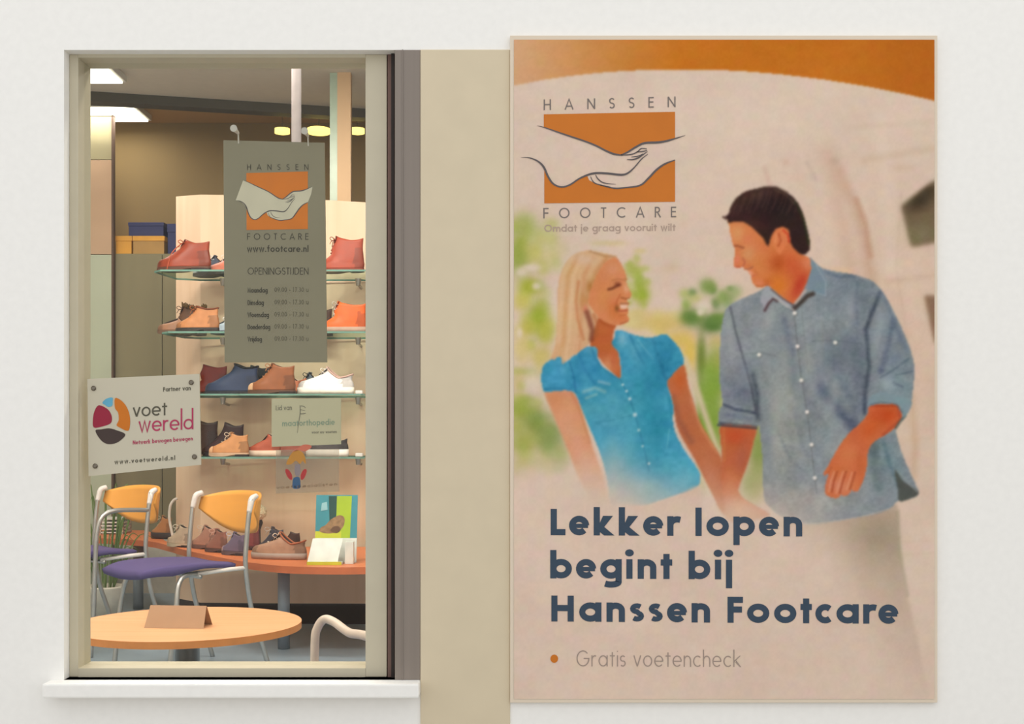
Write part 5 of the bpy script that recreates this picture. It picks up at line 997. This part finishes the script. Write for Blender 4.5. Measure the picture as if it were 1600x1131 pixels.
xc, yc = X_(279, 4.22), 4.22-DF
t = thing('tent_card', 'folded grey-brown card standing on the round table', 'card', (xc, yc, zt+.0005), math.radians(-5))
for s_, nm in ((-1, 'front_flap'), (1, 'rear_flap')):
    bm = nb(); p = [(-.105, s_*.045, 0), (.105, s_*.045, 0), (.100, s_*.0006, .072), (-.100, s_*.0006, .072)]
    f = bm.faces.new([bm.verts.new(q) for q in p]); r = bmesh.ops.extrude_face_region(bm, geom=[f])
    for v in [g for g in r['geom'] if isinstance(g, bmesh.types.BMVert)]: v.co.y += s_*.0012
    obj(nm, bm, M_tent, t)

# ================================================================ back of the shop
M_oliv = mat('olive_cabinet', (138, 130, 100), .6, var=.08, scale=(9, 9, .5)); M_wht = mat('pale_grey_base', (206, 200, 186), .7)
DCa = 8.45; x0, x1 = X_(178, DCa), X_(330, DCa); y0 = DCa-DF; ztc = Z_(396, DCa)
t = thing('storage_cabinet', 'tall olive cabinet left of the shoe wall with boxes on top', 'cabinet', ((x0+x1)/2, y0+.2, 0))
bm = nb(); box(bm, x0, x1, y0+.01, 6.18, .42, ztc); obja('body', bm, M_oliv, t)
bm = nb(); box(bm, x0+.01, x1-.01, y0+.02, 6.17, 0, .42); obja('base', bm, M_wht, t, label='pale grey base')
xm = (x0+x1)/2
for a, b_ in ((x0+.003, xm-.002), (xm+.002, x1-.003)): bm = nb(); box(bm, a, b_, y0-.008, y0+.01, .43, ztc-.01, bevel=.002); obja('door', bm, M_oliv, t)
M_frost = mat('frosted_green_glass', (186, 194, 172), .3, var=.05, scale=(2, 2, 2)); M_pinkw = mat('pinkish_lit_wall', (204, 172, 142), .8, var=.06, scale=(1, 1, 6)); M_post = mat('thin_dark_post', (96, 74, 60), .6); M_upper = mat('greenish_pane', (176, 168, 134), .4, var=.08, scale=(1, 1, 6))
xa, xb2 = -4.15, X_(177.5, 8.4); yp = 8.4-DF
t = thing('glazed_partition', 'glazed partition at the far left of the shop, frosted below and clear above', 'partition', ((xa+xb2)/2, yp, 0))
bm = nb(); box(bm, xa, xb2-.012, yp, yp+.02, .02, Z_(398, 8.4)); obja('frosted_panel', bm, M_frost, t)
bm = nb(); box(bm, xa, xb2-.012, yp, yp+.02, Z_(397, 8.4), Z_(250, 8.4)); obja('middle_panel', bm, M_pinkw, t)
bm = nb(); box(bm, xa, xb2-.012, yp, yp+.02, Z_(249, 8.4), 3.35); obja('upper_panel', bm, M_upper, t)
bm = nb(); box(bm, xb2-.012, xb2+.002, yp-.01, yp+.03, 0, 3.355); obja('post', bm, M_post, t, label='thin dark post')
# boxes on the cabinet
M_och = mat('ochre_cardboard', (232, 170, 70), .7, var=.05); M_ochd = mat('kraft_cardboard', (186, 146, 86), .7); M_navy = mat('navy_cardboard', (50, 56, 104), .6, var=.08)
def carton(name, label, pa, pb, D, za, zb, dep, m_, lidm=None):
    xa, xb = X_(pa, D), X_(pb, D); t = thing(name, label, 'box', ((xa+xb)/2, D-DF+dep/2, za)); w = (xb-xa)/2; h = zb-za
    bm = nb(); box(bm, -w+.004, w-.004, -dep/2+.004, dep/2-.004, 0, h*.72); obj('box_body', bm, m_, t)
    bm = nb(); box(bm, -w, w, -dep/2, dep/2, h*.72+.001, h, bevel=.002); obj('lid', bm, lidm or m_, t); return t
zt0 = ztc+.0005
carton('shoe_box', 'ochre shoe box at the left on top of the olive cabinet', 180, 206, 8.5, zt0, zt0+.13, .3, M_och)
carton('shoe_box', 'kraft-fronted shoe box under the navy box on the olive cabinet', 207, 257, 8.47, zt0, zt0+.125, .25, M_ochd, M_och)
carton('shoe_box', 'navy blue box lying on top of the cardboard boxes', 200, 256, 8.5, zt0+.131, zt0+.225, .22, M_navy)
carton('shoe_box', 'tall navy blue box right of the kraft box, beside the display panel', 261, 290, 8.5, zt0, zt0+.215, .25, M_navy)
# hanging rod above the shoe wall, strip and discs standing in for reflections
M_teal2 = mat('teal_reflection', (176, 196, 178), .3); M_peach = mat('peach_reflection', (214, 180, 142), .6, var=.05, scale=(4, 4, 1))
t = thing('reflection_strip', 'peach strip with a pale green edge, standing in for a reflection above the display panel', 'post', (X_(531, 7.2), 7.2-DF, 2.3))
bm = nb(); box(bm, X_(527, 7.2), X_(548, 7.2), 7.2-DF, 7.2-DF+.06, 2.3, CZ-.001); obja('post', bm, M_peach, t)  # solid strip made up for a pale reflection in the window
bm = nb(); box(bm, X_(515, 7.2), X_(526.6, 7.2), 7.2-DF+.01, 7.2-DF+.03, 2.3, CZ-.001); obja('teal_strip', bm, M_teal2, t)
t = thing('ceiling_rod', 'white hanging rod from the ceiling, ending behind the top of the hanging sign', 'rod', (X_(463, 5.2), 5.2-DF, CZ-.001))
zb_ = Z_(262, 5.2); bm = nb(); tube(bm, [(0, 0, zb_-CZ), (0, 0, -.02)], .021, 16); obj('rod', bm, mat('lavender_white', (214, 204, 204), .5), t, True)
bm = nb(); lathe(bm, [(.05, -.02), (.05, 0)], 24); obj('ceiling_rose', bm, M_white, t, True)
bm = nb(); tube(bm, [(0, 0, zb_-CZ), (0, 0, zb_-CZ-.03)], [.03, .02], 16); obj('end_cap', bm, M_white, t, True)
for px, w, D, lab in ((441, .05, 8.1, 'small glowing disc standing in for a reflection, left of the hanging rod'), (498, .075, 8.1, 'largest glowing disc standing in for a reflection, right of the hanging rod'), (558, .05, 8.1, 'small glowing disc standing in for a reflection, right of the peach strip')):
    z = Z_(204, D); t = thing('reflection_disc', lab, 'glow disc', (X_(px, D), D-DF, z), 0, 'warm discs standing in for reflections')
    bm = nb(); lathe(bm, [(w*.7, -.022), (w, -.018), (w, .012), (w*.6, .016)], 28); obj('lamp_shade', bm, M_glow, t, True)  # glowing disc added in place of a bright reflection on the glass
    bm = nb(); tube(bm, [(0, 0, .016), (0, 0, 3.36-z)], .002, 6); obj('cord', bm, M_beam, t)
# potted grass behind the left chair
xg, yg = X_(164, 7.2), 7.2-DF
t = thing('potted_grass', 'spindly green plant in a pale pot behind the left chair', 'plant', (xg, yg, 0))
bm = nb(); lathe(bm, [(.09, .0), (.12, .20), (.125, .21), (.11, .21), (.10, .19)], 28); obj('pot', bm, M_wht, t, True)
bm = nb(); rnd = random.Random(11)
for k in range(46):
    a = rnd.uniform(0, 6.28); r = rnd.uniform(.03, .15); h = rnd.uniform(.22, .62); b0 = Vector((math.cos(a)*.05, math.sin(a)*.05, .19))
    p = rounded([b0, b0+Vector((math.cos(a)*r*.4, math.sin(a)*r*.4, h*.5)), b0+Vector((math.cos(a)*r, math.sin(a)*r, h)), b0+Vector((math.cos(a)*r*1.6, math.sin(a)*r*1.6, h*.93))], 4)
    tube(bm, p, list(np.interp(np.arange(len(p)), [0, len(p)*.5, len(p)-1], [.002, .0045, .0006])), 5)
obj('blades', bm, mat('grass_green', (104, 128, 66), .7, var=.15), t, True)
# warm spots washing the shoe wall
for i, px in enumerate((330, 450, 575)):
    D = 6.2; x = X_(px, D); y = 5.3-DF
    t = thing('spotlight', 'spotlight on the front ceiling aimed at the shoe wall', 'spotlight', (x, y, CZ), 0, 'ceiling spotlights aimed at the shoe wall')
    d = Vector((0, 1.6, -1.2)).normalized()
    bm = nb(); tube(bm, [(0, 0, -.0), (0, 0, -.09)], .008, 8); obj('stem', bm, M_white, t)
    bm = nb(); c = Vector((0, 0, -.12)); tube(bm, [c-d*.06, c+d*.05], [.035, .045], 16); obj('lamp_shade', bm, M_white, t, True)
    l = bpy.data.lights.new('spot_light', 'SPOT'); l.energy = SPOT_W; l.color = (1, .90, .80); l.spot_size = math.radians(95); l.spot_blend = .8; l.shadow_soft_size = .05
    o = bpy.data.objects.new('spot_light', l); C.objects.link(o); o.parent = t; o.location = c+d*.07; o.rotation_euler = d.to_track_quat('-Z', 'Y').to_euler()
